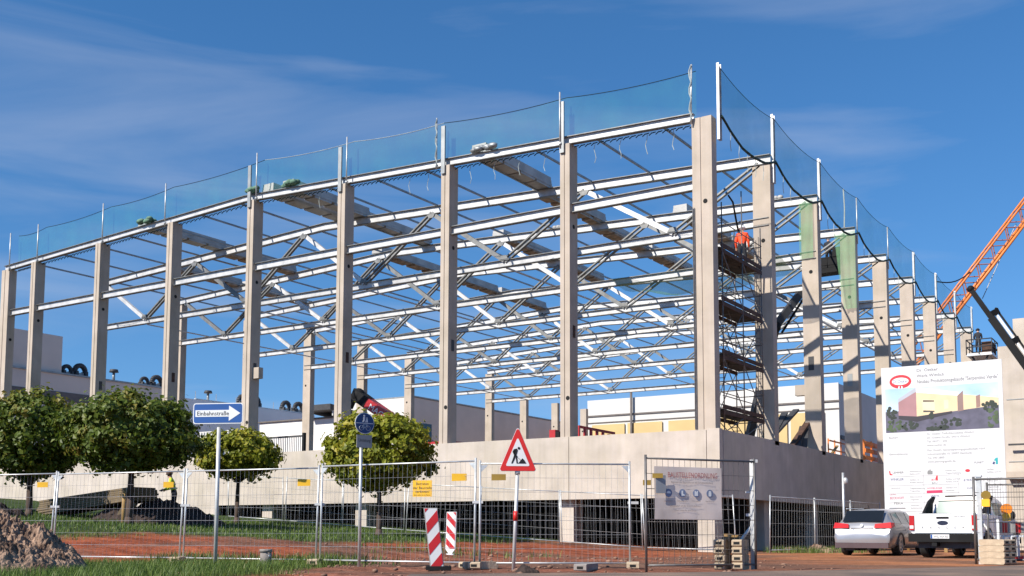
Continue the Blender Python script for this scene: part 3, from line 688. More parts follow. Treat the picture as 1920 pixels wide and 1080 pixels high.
def tbase(u, d): return gnd(st((u-960)/FPX*d, d))
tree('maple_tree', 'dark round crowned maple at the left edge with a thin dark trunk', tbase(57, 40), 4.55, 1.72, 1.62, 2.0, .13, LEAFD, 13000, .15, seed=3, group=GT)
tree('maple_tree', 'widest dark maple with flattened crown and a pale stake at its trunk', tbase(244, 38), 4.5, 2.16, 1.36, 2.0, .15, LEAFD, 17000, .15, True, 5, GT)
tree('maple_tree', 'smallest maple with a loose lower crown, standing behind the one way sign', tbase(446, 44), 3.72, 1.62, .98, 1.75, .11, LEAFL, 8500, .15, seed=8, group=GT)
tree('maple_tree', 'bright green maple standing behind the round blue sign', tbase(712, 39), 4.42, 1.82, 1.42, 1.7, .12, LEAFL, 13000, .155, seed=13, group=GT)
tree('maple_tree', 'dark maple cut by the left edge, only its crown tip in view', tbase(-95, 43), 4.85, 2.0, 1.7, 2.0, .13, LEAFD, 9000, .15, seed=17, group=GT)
# suckers on the widest tree's trunk
# planks
pb = at(168, 955, 43); o1 = at(100, 952, 42.5); o2 = at(272, 930, 39.5)
for q in range(7):
    a = Vector((o1.x, o1.y, 0)); b_ = Vector((o2.x, o2.y, 0)); dv = (b_-a).normalized()
    a = a-dv*random.uniform(-.1, .3); b_ = b_+dv*random.uniform(-.2, .2)
    za = 1.36+.082*q; zb = za+.50-.012*q
    m = MB().bar((a.x, a.y, za), (b_.x, b_.y, zb), 1.1, .066)
    lab = ['lowest board of the tilted plank stack by the maples','second lowest board of the tilted plank stack by the maples','third board from the bottom of the tilted plank stack by the maples','middle board of the tilted plank stack by the maples','third board from the top of the tilted plank stack by the maples','second highest board of the tilted plank stack by the maples','topmost board of the tilted plank stack by the maples'][q]
    tag(m.build('wooden_board', WOOD, origin=((a+b_)/2+Vector((0,0,za)))), lab, 'board', 'boards stacked under the maples')
ow = Vector((o2.x, o2.y, 0)); 
tag(MB().bar((ow.x-.75, ow.y-.5, terrain(ow.x, ow.y)), (ow.x-.4, ow.y-.25, 1.80), .25, .4).build('timber_prop', WOOD, origin=gnd(ow)), 'squat timber prop under the raised end of the plank stack', 'prop')

# ------------------------------------------------------------------ construction fences
def fence_panel(a, b, h, label, group, mat=ZINC, r=.021, wire=.0022, leanv=(0,0,0), braces=True, cell=.11, hz=.28, name='mesh_fence'):
    a, b, lv = Vector(a), Vector(b), Vector(leanv); d = (b-a).normalized()
    t = thing(name, label, 'fence panel', (a+b)/2, group); up = Vector((0,0,h))+lv
    for p in (a, b): MB().tube(p-Vector((0,0,.03)), p+up*1.03, r, 8).build('upright', mat, t)
    MB().tube(a+up, b+up, r*.85, 6).build('top_rail', mat, t); MB().tube(a+up*.055, b+up*.055, r*.85, 6).build('bottom_rail', mat, t)
    m = MB(); L_ = (b-a).length; n = int(L_/cell)
    for i in range(1, n):
        p = a+d*(L_*i/n); m.tube(p+up*.055, p+up, wire, 3)
    k = int(h/hz)
    for i in range(1, k): z = .055+.945*i/k; m.tube(a+up*z, b+up*z, wire*(1.9 if i % 2 else 1.3), 3)
    m.build('wire_mesh', mat, t)
    if braces:
        m = MB()
        for p, s_ in ((a, 1), (b, -1)):
            q = p+up*.985; m.prism([q, q+d*s_*.15, q-up.normalized()*.15], d.cross(Vector((0,0,1)))*.01)
        m.build('corner_plate', mat, t)
    return t
FP = [(-136, 26.6), (101, 25.0), (344, 23.6), (599, 22.2), (895, 20.35), (1186, 20.45)]
FPS = [gnd(st((u-960)/FPX*d, d), .0) for u, d in FP]
FL = ['mesh fence panel at the left edge in front of the dark maple', 'mesh fence panel in front of the staked maple and board stack', 'mesh fence panel crossed by the one way sign post', 'mesh fence panel in front of the bright green maple', 'mesh fence panel behind the roadworks triangle sign']
for i in range(5):
    a, b_ = FPS[i], FPS[i+1]; d = (b_-a).normalized()
    hh = [2.02, 2.0, 2.0, 2.03, 1.98][i]
    ln = [(.10, .05, 0), (.06, .03, 0), (.03, .02, 0), (.02, 0, 0), (0, 0, 0)][i]
    fence_panel(a+d*.055, b_-d*.055, hh, FL[i], 'front row of mesh fence panels', leanv=ln)
for i, n_ in enumerate([o for o in C.objects if o.name.startswith('mesh_fence')]):
    p = FPS[i+1]+Vector((.06 if i < 2 else 0, .02, 1.25)); MB().bar(p-RT*.1, p+RT*.1, .05, .05).build('clamp', STEEL, n_)
def foot(c, rot, label, group=None, mat=FOOTC, size=(.72, .23, .135)):
    lx, ly, lz = size; c = Vector(c); t = thing('concrete_block', label, 'fence foot', c, group); t.rotation_euler = (0, 0, rot)
    m = MB(); n = 2
    # block with chamfered ends and two hollow pockets in each end face
    m.prism([(-lx/2+.03, -ly/2, 0), (lx/2-.03, -ly/2, 0), (lx/2, -ly/2, .03), (lx/2, -ly/2, lz-.02), (lx/2-.03, -ly/2, lz), (-lx/2+.03, -ly/2, lz), (-lx/2, -ly/2, lz-.02), (-lx/2, -ly/2, .03)], (0, ly, 0))
    m.build('block', mat, t, local=True)
    for sx in (-1, 1):
        for yy in (-.0,):
            MB().box((sx*lx/2, yy-.055, lz*.35), (sx*(lx/2+.004), yy+.055, lz*.7)).build('pocket', BLOCKM, t, local=True)
    return t
for i, (u, lab) in enumerate(((101, 'concrete foot under the fence joint by the soil heap'), (344, 'pale concrete foot in weeds under the second fence joint'), (599, 'concrete foot in weeds under the fence joint by the green maple'), (895, 'concrete foot under the fence joint left of the roadworks sign'), (1186, 'concrete foot under the fence joint left of the gate'))):
    p = FPS[i+1]; foot(p, YAW+1.45, lab, 'concrete feet of the front fence')
foot(st(1.32, 19.2), YAW+1.2, 'dark worn concrete foot under the gate leaf post', 'concrete feet of the front fence', FOOTG)
foot(st(-.62, 20.3), YAW+.5, 'second concrete foot beside the fence joint left of the roadworks sign', 'concrete feet of the front fence')
# gate leaf (dark) with banner
G0 = st((1211-960)/FPX*19.0, 19.0); G1 = st((1415-960)/FPX*19.9, 19.9)
fence_panel(G0, G1, 2.0, 'dark gate leaf of steel mesh with the white banner on it', 'gate leaves', ZINCD, .024, .004, braces=False, name='mesh_gate')
dg = (G1-G0).normalized()
gt = thing('gate_post', 'bright steel gate post with a slanting brace beside the stacked feet', 'post', G1+dg*.02+FW*.15)
p = G1+dg*.0+FW*.15
MB().bar(p, p+Vector((0,0,2.03)), .085, .085).build('pole', STEEL, gt); MB().bar(p+Vector((0,0,2.02))-RT*.04, p+Vector((0,0,2.02))+RT*.09, .09, .06).build('pole_cap', STEEL, gt)
MB().tube(p+Vector((0,0,.85)), p-RT*.42+Vector((0,0,.32)), .03, 8).build('brace', STEEL, gt)
for z in (1.45, 1.02): MB().bar(p+Vector((0,0,z)), p-RT*.13+Vector((0,0,z)), .05, .05).build('hinge', SIGNW, gt)
# safety banner
def frame_pt(o, ux, uz): return lambda x, z, f=0.: o+ux*x+uz*z+ux.cross(uz)*f
Q0 = G0+dg*(.17)-Vector((-dg.y, dg.x, 0))*-.03; nb = Vector((dg.y, -dg.x, 0))
bw = (G1-G0).length*.61
ban = thing('safety_banner', 'large white mesh banner with red heading and four round symbols tied to the gate', 'banner', Q0+Vector((0,0,.85)))
F = frame_pt(Q0+nb*.04, dg, Vector((0,0,1)))
zb0, zb1 = .92, 1.86
m = MB(); vs = []
for j in range(9):
    for i in range(15): vs.append(F(bw*i/14, zb0+(zb1-zb0)*j/8, .005*math.sin(i*1.1+j*.7)))
m.add(vs, [(j*15+i, j*15+i+1, (j+1)*15+i+1, (j+1)*15+i) for j in range(8) for i in range(14)], 0, True); m.build('cloth', BANNER, ban)
m = MB(); put_text(m, 'BAUSTELLENORDNUNG', F(bw*.56, zb1-.19, .014), dg, Vector((0,0,1)), .135, 0, True, bw*.74); m.build('heading', M('banner_red', (.48, .16, .15), .7), ban)
m = MB(); put_text(m, 'Betreten der Baustelle nur mit Schutzausrüstung', F(bw*.55, zb1-.29, .014), dg, Vector((0,0,1)), .05, 0, True, bw*.62)
for i, s_ in enumerate(('Schutzhelm', 'Schutzschuhe', 'Warnweste', 'Handschuhe')): put_text(m, s_, F(bw*(.2+.205*i), zb1-.62, .014), dg, Vector((0,0,1)), .038, 0, True)
put_text(m, 'Unbefugten ist der Zutritt verboten', F(bw*.45, zb1-.71, .014), dg, Vector((0,0,1)), .045, 0, True); put_text(m, 'Eltern haften für ihre Kinder', F(bw*.45, zb1-.79, .014), dg, Vector((0,0,1)), .04, 0, True)
m.build('lettering', M('banner_grey', (.30, .26, .25), .7), ban)
BB = M('banner_blue', (.20, .24, .36), .7)
for i in range(4):
    c = F(bw*(.2+.205*i), zb1-.47, .012); MB().disc(c, nb, .072, 20, 0, .004).build('symbol_disc', BB, ban); m = MB()
    if i == 0: m.prism([c+dg*(.045*math.cos(a*.35))+Vector((0,0,.045*math.sin(a*.35)-.008))+nb*.006 for a in range(10)], nb*.002)
    elif i == 1: m.prism([c+dg*x+Vector((0,0,z))+nb*.006 for x, z in ((-.02,.045),(.012,.045),(.012,-.01),(.045,-.03),(.045,-.045),(-.02,-.045))], nb*.002)
    elif i == 2: m.prism([c+dg*x+Vector((0,0,z))+nb*.006 for x, z in ((-.035,.045),(-.015,.045),(0,.02),(.015,.045),(.035,.045),(.035,-.045),(-.035,-.045))], nb*.002)
    else: m.prism([c+dg*x+Vector((0,0,z))+nb*.006 for x, z in ((-.025,-.05),(.025,-.05),(.03,.0),(.02,.045),(-.02,.05),(-.03,.0))], nb*.002)
    m.build('symbol', BANNER if i == 9 else SIGNW, ban)
tag(MB().prism([F(-.0, 1.38, .05), F(.2, 1.38, .05), F(.2, 1.7, .05), F(-.0, 1.7, .05)], nb*.006).build('notice_sheet', M('grey_sheet', (.30, .31, .33), .5), origin=F(0, 1.4, .05)), 'small grey notice sheet fixed over the left end of the white banner', 'notice')
# little yellow tags on the fence mesh
def fence_tag(u, v, d, wpx, hpx, mat, label):
    p = at(u, v, d); w2, h2 = wpx/FPX*d/2, hpx/FPX*d/2; nn = -FW
    m = MB(); m.prism([p-RT*w2-Vector((0,0,h2)), p+RT*w2-Vector((0,0,h2*.9)), p+RT*w2+Vector((0,0,h2)), p-RT*w2+Vector((0,0,h2))], nn*.008)
    tag(m.build('yellow_tag', mat, origin=p), label, 'tag', 'yellow tags on the fence mesh')
fence_tag(80, 909, 24.95, 20, 10, YELLOW, 'yellow tag on the fence panel at the left edge'); fence_tag(316, 909, 23.65, 19, 11, YELLOW, 'yellow tag on the fence in front of the yellow vested worker')
fence_tag(570, 905, 22.3, 24, 13, YELLOW, 'yellow tag on the fence left of the bright green maple'); fence_tag(861, 895, 20.5, 28, 14, YELLOW, 'bright yellow tag on the fence right of the yellow sign')
fence_tag(935, 895, 20.3, 27, 12, YDARK, 'brownish faded tag on the fence left of the roadworks triangle'); fence_tag(1233, 892, 19.0, 20, 9, YDARK, 'brown tag at the upper left corner of the white banner')
fence_tag(1213, 905, 20.6, 15, 10, YDARK, 'small orange brown tag beside the gate leaf post')
# rear fence near the hall
RF = [(-23, -2.7), (-19.5, -2.6), (-16, -2.7), (-12.5, -2.8), (-9.0, -2.5), (-5.5, -2.2), (-2.2, -1.9), (1.2, -1.5)]
RL = ['far fence panel behind the smallest maple', 'far fence panel left of the plinth pier by the maples', 'far fence panel behind the bright green maple', 'far fence panel right of the bright green maple trunk', 'far fence panel behind the leaning red and white beacons', 'far fence panel behind the roadworks triangle post', 'far fence panel in front of the corner column foot']
for i in range(7):
    (x0, y0), (x1, y1) = RF[i], RF[i+1]; a, b_ = gnd((x0, y0)), gnd((x1, y1)); d = (b_-a).normalized()
    fence_panel(a+d*.05, b_-d*.05, 1.98, RL[i], 'far row of mesh fence panels', ZINC, .022, .003, (random.uniform(-.12, .16), 0, 0), False, .2, .45)
RG = [(2.0, -.6), (2.5, 3.0), (2.9, 6.5), (3.2, 10)]
for i in range(3):
    a, b_ = gnd(RG[i]), gnd(RG[i+1]); d = (b_-a).normalized()
    fence_panel(a+d*.05, b_-d*.05, 1.98, ['far fence panel at the shaded plinth right of the gate', 'far fence panel at the shaded plinth behind the silver estate', 'far fence panel at the shaded plinth left of the big board'][i], 'fence panels along the shaded plinth', ZINC, .022, .003, (random.uniform(-.05, .05), 0, 0), False, .2, .45)
lp = at(1582, 955, 39); lp.z = 0
t = thing('lamp_post', 'thin grey post with a small lamp behind the silver estate', 'post', lp)
MB().tube(lp, lp+Vector((0,0,2.9)), .045, 8).build('pole', ZINC, t); MB().ball(lp+Vector((.09, 0, 2.6)), .09, 8, 6, 0, (1, 1, 1.4)).build('lamp_head', STEEL, t); MB().tube(lp+Vector((0,0,2.7)), lp+Vector((.1,0,2.68)), .02, 6).build('lamp_arm', STEEL, t)

# ------------------------------------------------------------------ traffic signs
UZ = Vector((0,0,1))
def pole(t, p, h, r=.038, mat=ZINC, lean=(0,0)):
    p = Vector(p); MB().tube(p-UZ*.1, p+Vector((lean[0], lean[1], h)), r, 10).build('pole', mat, t)
def facing(az): # sign frame: ux to the right as seen, normal towards viewer
    ux = Matrix.Rotation(az, 3, 'Z') @ RT; return ux, Vector((ux.y, -ux.x, 0))
# one way sign
d = 21.6; p = gnd(st((408-960)/FPX*d, d)); ux, nn = facing(R(-8))
t = thing('one_way_sign', 'blue rectangular one way sign with white arrow on a grey post', 'road sign', p)
pole(t, p, 2.78, .04, STEEL)
zc = .66+(1000.5-777)/FPX*d; wd, ht = 98/FPX*d/2, 39/FPX*d/2
F = frame_pt(Vector((p.x, p.y, zc))+nn*.06, ux, UZ)
def rrect(F, w2, h2, r, f):
    o = []
    for cx, cz, a0 in ((w2-r, h2-r, 0), (-w2+r, h2-r, 90), (-w2+r, -h2+r, 180), (w2-r, -h2+r, 270)):
        for k in range(5): o.append(F(cx+r*math.cos(R(a0+22.5*k)), cz+r*math.sin(R(a0+22.5*k)), f))
    return o
MB().prism(rrect(F, wd, ht, .05, 0), nn*.012).build('plate', SIGNW, t); MB().prism(rrect(F, wd-.018, ht-.018, .04, .013), nn*.003).build('blue_field', BLUE, t)
m = MB(); aw = wd-.05; m.prism([F(-aw, -.068, .017), F(aw-.24, -.068, .017), F(aw-.24, -.155, .017), F(aw, 0, .017), F(aw-.24, .155, .017), F(aw-.24, .068, .017), F(-aw, .068, .017)], nn*.003); m.build('arrow', SIGNW, t)
m = MB(); put_text(m, 'Einbahnstraße', F(-aw+.03, -.04, .024), ux, UZ, .12, 0, False, .68); m.build('lettering', SIGNK, t)
# footpath and cycle path sign
d = 21.5; p = gnd(st((676-960)/FPX*d, d)); ux, nn = facing(R(36))
t = thing('path_sign', 'round foot and cycle path sign above a small plate on a thin post', 'road sign', p)
pole(t, p, 2.62, .033, ZINC)
zc = .66+(1000.5-795)/FPX*d; F = frame_pt(Vector((p.x+.05, p.y, zc))+nn*.05, ux, UZ); rr = .215
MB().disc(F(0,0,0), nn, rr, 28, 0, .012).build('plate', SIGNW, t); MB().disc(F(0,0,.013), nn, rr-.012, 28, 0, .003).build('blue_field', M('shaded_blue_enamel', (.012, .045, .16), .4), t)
m = MB(); SY = .018
m.bar(F(-rr*.85, 0, SY), F(rr*.85, 0, SY), .006, .012, 0)
m.disc(F(-.015, .15, SY), nn, .02, 10, 0, .004); m.prism([F(-.04, .125, SY), F(.005, .125, SY), F(.0, .07, SY), F(.02, .02, SY), F(.005, .02, SY), F(-.02, .06, SY), F(-.035, .02, SY), F(-.05, .02, SY), F(-.035, .075, SY)], nn*.004)
m.disc(F(.045, .105, SY), nn, .015, 10, 0, .004); m.prism([F(.03, .085, SY), F(.06, .085, SY), F(.065, .02, SY), F(.03, .02, SY)], nn*.004)
for cx in (-.075, .075):
    for k in range(14):
        a, b_ = 2*math.pi*k/14, 2*math.pi*(k+1)/14; m.bar(F(cx+.048*math.cos(a), -.095+.048*math.sin(a), SY), F(cx+.048*math.cos(b_), -.095+.048*math.sin(b_), SY), .004, .009, 0, up=nn)
for a, b_ in (((-.075, -.095), (-.03, -.03)), ((-.03, -.03), (.05, -.03)), ((.05, -.03), (.075, -.095)), ((-.03, -.03), (0, -.095)), ((0, -.095), (.05, -.03)), ((-.075,-.095),(0,-.095)), ((.05,-.03),(.04,-.012))): m.bar(F(*a, SY), F(*b_, SY), .004, .009, 0, up=nn)
m.build('symbol', SIGNW, t)
GW = M('dull_white_plate', (.34, .33, .31), .5)
MB().prism([F(-.17, -.49, 0), F(.17, -.49, 0), F(.17, -.235, 0), F(-.17, -.235, 0)], nn*.012).build('lower_plate', GW, t)
m = MB(); put_text(m, 'Umleitung', F(0, -.375, .014), ux, UZ, .1, 0, True, .27); m.build('lettering', SIGNK, t)
# roadworks triangle
d = 20.2; p = gnd(st((963-960)/FPX*d, d)); ux, nn = facing(R(4))
t = thing('roadworks_sign', 'red bordered triangular roadworks sign on a slightly leaning post', 'road sign', p)
zc = .66+(1000.5-884)/FPX*d; ln = RT*.075
MB().tube(p-UZ*.1, p+ln+UZ*(zc-.02), .034, 10).build('pole', STEEL, t); MB().tube(p+ln*.48+UZ*.9, p+ln*.56+UZ*1.08, .042, 10).build('red_band', SIGNR, t); MB().tube(p+ln+UZ*(zc-.06), p+ln+UZ*(zc+.02), .05, 10).build('clamp', ZINC, t)
F = frame_pt(p+ln+UZ*zc+nn*.05, ux, UZ); W2, H2 = .335, .80
def tri(k, f):
    pts = []
    for cx, cz, a0 in ((-W2+.04, .04, 210), (W2-.04, .04, 330), (0, H2-.045, 90)):
        for q in (-50, -20, 10, 40): pts.append(F(cx*k+.035*k*math.cos(R(a0+q+5)), (cz-.267)*k+.267+.035*k*math.sin(R(a0+q+5)), f))
    return pts
MB().prism(tri(1.03, -.004), nn*.006).build('edge', SIGNW, t); MB().prism(tri(1, .003), nn*.012).build('plate', SIGNR, t); MB().prism(tri(.66, .016), nn*.003).build('white_field', SIGNW, t)
m = MB(); z0 = .115
def bl(pts): m.prism([F(x, z0+z, .021) for x, z in pts], nn*.004)
bl([(.005, .03), (.16, .03), (.115, .10), (.085, .125)][::1]); m.disc(F(.02, z0+.315, .021), nn, .025, 12, 0, .004)
bl([(-.075, .295), (-.02, .31), (.0, .28), (-.025, .19), (-.07, .18), (-.1, .25)])
bl([(-.07, .19), (-.035, .18), (-.06, .11), (-.10, .03), (-.125, .03), (-.095, .11)]); bl([(-.05, .19), (-.02, .18), (-.01, .11), (.0, .03), (-.025, .03), (-.035, .11)])
bl([(-.06, .285), (-.03, .285), (-.055, .215), (-.005, .165), (-.015, .15), (-.085, .21)]); bl([(-.085, .215), (-.08, .205), (.055, .085), (.05, .1)])
m.build('symbol', SIGNK, t)
# red and white beacons
def beacon(p, w2, h, az, lean, label, flip, taper=False, d0=.05):
    ux, nn = facing(az); uz = (UZ+lean).normalized(); p = Vector(p)
    t = thing('warning_beacon', label, 'beacon', p, 'red and white warning beacons'); F = lambda x, z, f=0.: p+ux*x+uz*z+nn*f
    b0 = [F(-w2, d0), F(w2, d0), F(w2, d0+h), F(-w2, d0+h)] if not taper else [F(-w2*.3, d0-.12), F(w2*.3, d0-.12), F(w2, d0), F(w2, d0+h), F(-w2, d0+h), F(-w2, d0)]
    MB().prism(b0, -nn*.045).build('body', GW if not taper else SIGNW, t)
    m = MB(); step = w2*2*1.0; k = 0; st_h = h/5.
    def clip(z):return max(d0+.012, min(d0+h-.012, z))
    sl = 2*w2*.95*(1 if flip else -1); iw = w2-.014
    mw = MB(); mw.prism([F(-iw, d0+.01, .002), F(iw, d0+.01, .002), F(iw, d0+h-.01, .002), F(-iw, d0+h-.01, .002)], nn*.002); mw.build('white_face', SIGNW, t)
    nst = 8
    for k in range(-2, 8, 2):
        za = d0+k*st_h*.86; zb = za+st_h*.86
        # clip slanted band polygon to the face
        poly = [(-iw, za-sl/2), (iw, za+sl/2), (iw, zb+sl/2), (-iw, zb-sl/2)]
        for lim, sg in ((d0+.012, 1), (d0+h-.012, -1)):
            out = []
            for (x1, z1), (x2, z2) in zip(poly, poly[1:]+poly[:1]):
                i1, i2 = (z1-lim)*sg >= 0, (z2-lim)*sg >= 0
                if i1: out.append((x1, z1))
                if i1 != i2: q = (lim-z1)/(z2-z1); out.append((x1+(x2-x1)*q, lim))
            poly = out
            if len(poly) < 3: break
        if len(poly) >= 3: MB().prism([F(x, z, .006) for x, z in poly], nn*.002).build('red_stripe', M('beacon_red', (.55, .02, .025), .4, var=.12), t)
    return t
d = 19.6; p = gnd(st((822-960)/FPX*d, d)); bt = beacon(p, .125, 1.13, R(10), RT*-.12, 'large red and white beacon leaning left in front of the fence', True, d0=.0); MB().prism([p+RT*a+FW*b_ for a, b_ in ((-.2,-.13),(.24,-.13),(.24,.2),(-.2,.2))], UZ*.07).build('rubber_base', BLACK, bt)
d = 28.5; p = gnd(st((845-960)/FPX*d, d)); bt = beacon(p, .135, .98, R(-14), RT*.03, 'smaller tapered red and white beacon standing upright behind the fence', False, True, .2)
MB().tube((p.x, p.y, p.z-.02), (p.x, p.y, p.z+.08), .18, 8, 0, .1).build('plastic_base', SIGNW, bt)
# concrete pipe stub
d = 22.0; p = gnd(st((502-960)/FPX*d, d)); t = thing('pipe_stub', 'short grey concrete pipe stub standing in the grass before the fence', 'pipe', p)
MB().tube(p-UZ*.05, p+UZ*.3, .115, 14).build('pipe', FOOTG, t); MB().tube(p+UZ*.27, p+UZ*.33, .13, 14).build('rim', FOOTG, t); MB().disc(p+UZ*.2+RT*.09-FW*.09, -FW+RT, .02, 8, 0, .01).build('plug', SIGNW, t)
# yellow no entry board on the far fence
d = 37; p = at(792, 916, d); ux, nn = facing(R(-12)); F = frame_pt(p, ux, UZ)
t = thing('yellow_board', 'large yellow warning board with dark lettering on the far fence', 'sign', p-UZ*.35)
MB().prism([F(-.34, -.28), F(.34, -.28), F(.34, .28), F(-.34, .28)], nn*.02).build('plate', YELLOW, t)
m = MB()
for z, s_ in ((.12, 'Betreten'), (-.02, 'der Baustelle'), (-.15, 'verboten!')): put_text(m, s_, F(0, z, .024), ux, UZ, .13, 0, True)
put_text(m, 'Eltern haften für ihre Kinder', F(0, -.24, .024), ux, UZ, .05, 0, True); m.build('lettering', SIGNK, t)
# stacked spare feet
for side in (0, 1):
    for q in range(4):
        p = st((1359+side*33-960)/FPX*19.7, 19.7+.25, .012+q*.139); p += RT*random.uniform(-.012, .012)
        foot(p, YAW+R(90)+R(-24), ['left', 'right'][side]+' pile of spare fence feet by the gate, '+['bottom block', 'second block up', 'third block up', 'top block'][q], 'spare fence feet piled by the gate', FOOTC if side == 0 or q else FOOTC, (.62, .185, .135))
p = st((1384-960)/FPX*20, 20.1); F = frame_pt(p+UZ*.575, RT, UZ)
for i, (a, b_) in enumerate((((-.3, -.3), (.25, .35)), ((-.12, -.34), (-.14, .3)))):
    tag(MB().bar(p+RT*a[0]+FW*a[1]+UZ*(.585+.045*i), p+RT*b_[0]+FW*b_[1]+UZ*(.60+.045*i), .12, .045).build('wooden_plank', STAKE if i else WOOD, origin=p+UZ*.58), ['brown slat lying across the top of the spare feet', 'pale slat lying on top of the left foot pile'][i], 'slat', 'slats on the foot pile')
for q in range(4):
    for side in (0, 1):
        d = 24.2; p = st((1866-960)/FPX*d, d, .012+q*.139)+Matrix.Rotation(YAW+R(122), 3, 'Z') @ Vector((0, (.5-side)*-.225, 0))
        foot(p, YAW+R(122), ['left', 'right'][side]+' pile of fence feet by the right hand gate, '+['bottom block', 'second block up', 'third block up', 'top block'][q], 'fence feet piled by the right gate', FOOTC, (.62, .21, .135))
# right gate
K0 = st((1824-960)/FPX*24.6, 24.6); K1 = K0+RT*3.3+FW*-1.4
fence_panel(K0+RT*.02, K1, 1.93, 'dark open gate leaf cut by the right edge of the picture', 'gate leaves', ZINCD, .03, .004, braces=False, name='mesh_gate')
k2 = K0+RT*.28-FW*.1; fence_panel(k2, k2+RT*3-FW*.9, 1.80, 'second dark mesh panel just behind the right hand gate leaf', 'gate leaves', ZINCD, .026, .004, braces=False, name='mesh_gate')
t = thing('gate_post', 'stout grey gate post with a diagonal brace behind the white pickup', 'post', K0+RT*.14)
p = K0+RT*.14; MB().bar(p, p+UZ*1.98, .10, .10).build('pole', ZINC, t); MB().tube(p+UZ*1.0, p+RT*.75+UZ*.05, .032, 8).build('brace', STEEL, t); MB().box((p.x-.07, p.y-.07, 1.981), (p.x+.07, p.y+.07, 2.02)).build('pole_cap', ZINC, t)
# barrier with lamps
d = 25.3; p0 = st((1869-960)/FPX*d, d); ux = (RT*.98-FW*.12).normalized(); nn = Vector((ux.y, -ux.x, 0)); F = frame_pt(p0, ux, UZ)
t = thing('barrier', 'red and white plastic barrier with white slats at the right edge', 'barrier', p0)
m = MB(); m.bar(F(0, .03), F(0, 1.04), .06, .06); m.bar(F(2.0, .03), F(2.0, 1.0), .06, .06); m.bar(F(0, .64), F(2, .64), .05, .05)
m.build('frame', SIGNW, t)
MB().prism([F(.03, .70), F(2, .70), F(2, .95), F(.03, .95)], nn*.04).build('top_board', GW, t)
for k in range(7): MB().prism([F(.08+.295*k, .705, .042), F(.2+.295*k, .705, .042), F(.2+.295*k, .945, .042), F(.08+.295*k, .945, .042)], nn*.003).build('red_stripe', SIGNR, t)
for k in range(12): MB().bar(F(.1+.165*k, .12), F(.1+.165*k, .62), .045, .09, up=nn).build('slat', SIGNW, t)
MB().prism([F(.0, .05), F(2, .05), F(2, .17), F(.0, .17)], nn*.04).build('bottom_board', GW, t)
for k in range(5): MB().prism([F(.32+.4*k, .052, .042), F(.52+.4*k, .052, .042), F(.52+.4*k, .168, .042), F(.32+.4*k, .168, .042)], nn*.003).build('red_stripe', SIGNR, t)
for (x, lab, px) in ((.2, 'amber warning lamp on the red and white barrier', 0), (None, 'yellow warning lamp hung on the gate in front of the pickup cab', 1)):
    q = F(x, 1.05) if x else at(1849, 945, 24.3)
    t = thing('warning_lamp', lab, 'lamp', q, 'amber warning lamps')
    h = .0 if x else -.1
    MB().box((q.x-.085, q.y-.07, q.z-.06), (q.x+.085, q.y+.07, q.z+.11)).build('battery_case', YELLOW, t)
    m = MB(); m.disc(q+UZ*.22-nn*-.0-nn*.035, nn, .125, 18, 0, .07) if x else m.disc(q+UZ*.2-nn*.03, nn, .10, 18, 0, .06); m.build('lens', ORLENS if x else YDARK, t)
# ------------------------------------------------------------------ big site board
X0, X1, Y0, ZB, ZT = 4.36, 8.74, 5.94, .75, 7.2
t = thing('site_board', 'tall white construction site board with a picture and company logos behind the parked cars', 'sign board', (6.5, Y0, 0))
MB().box((X0, Y0, ZB), (X1, Y0+.05, ZT)).build('panel', WHITE, t)
for x in (X0+.35, (X0+X1)/2, X1-.35): MB().box((x-.06, Y0+.051, -.2), (x+.06, Y0+.2, ZT-.3)).build('post', STAKE, t)
for x in (X0+.35, X1-.35): MB().bar((x, Y0+.2, 3.9), (x, Y0+2.2, 0), .1, .1).build('strut', STAKE, t)
W_, H_ = X1-X0, 6.3
F = lambda x, z, f=.004: Vector((X0+x*W_, Y0-f, ZT-z*H_))     # x, z in 0..1 from the top left
nn = Vector((0, -1, 0)); uxb = Vector((1, 0, 0))
def ell(cx, cz, rx, rz, f, n=36): return [F(cx, cz, f)+Vector((rx*math.cos(2*math.pi*i/n), 0, rz*math.sin(2*math.pi*i/n))) for i in range(n)]
INK = M('print_grey', (.10, .10, .11), .6); INKL = M('print_pale', (.22, .22, .22), .6); PRED = M('print_red', (.56, .02, .035), .5); PBLU = M('print_navy', (.02, .035, .16), .5); PTEAL = M('print_teal', (.02, .36, .38), .5); PPINK = M('print_crimson', (.50, .03, .10), .5); PSKY = M('print_cyan', (.10, .45, .62), .5)
MB().prism(ell(.165, .093, .41, .265, .004), nn*.002).build('logo_ring', PRED, t); MB().prism(ell(.165, .091, .315, .145, .008), nn*.002).build('logo_field', SIGNW, t)
m = MB(); put_text(m, 'Dr.Oetker', F(.165, .101, .012), uxb, UZ, .18, 0, True, .56); m.build('logo_lettering', PBLU, t)
m = MB()
for sx in (-1, 1): m.prism([F(.165, .125, .012)+Vector((sx*a, 0, b_)) for a, b_ in ((.03, -.08), (.09, -.08), (.08, .0), (.06, .03), (.03, .03))], nn*.002)
m.build('logo_mark', SIGNW, t)
m = MB()
put_text(m, 'Dr. Oetker', F(.305, .04), uxb, UZ, .17); put_text(m, 'Werk Wittlich', F(.305, .075), uxb, UZ, .17); put_text(m, 'Neubau Produktionsgebäude "Serpentino Verde"', F(.305, .112), uxb, UZ, .2, 0, False, W_*.665); m.build('heading', INK, t)
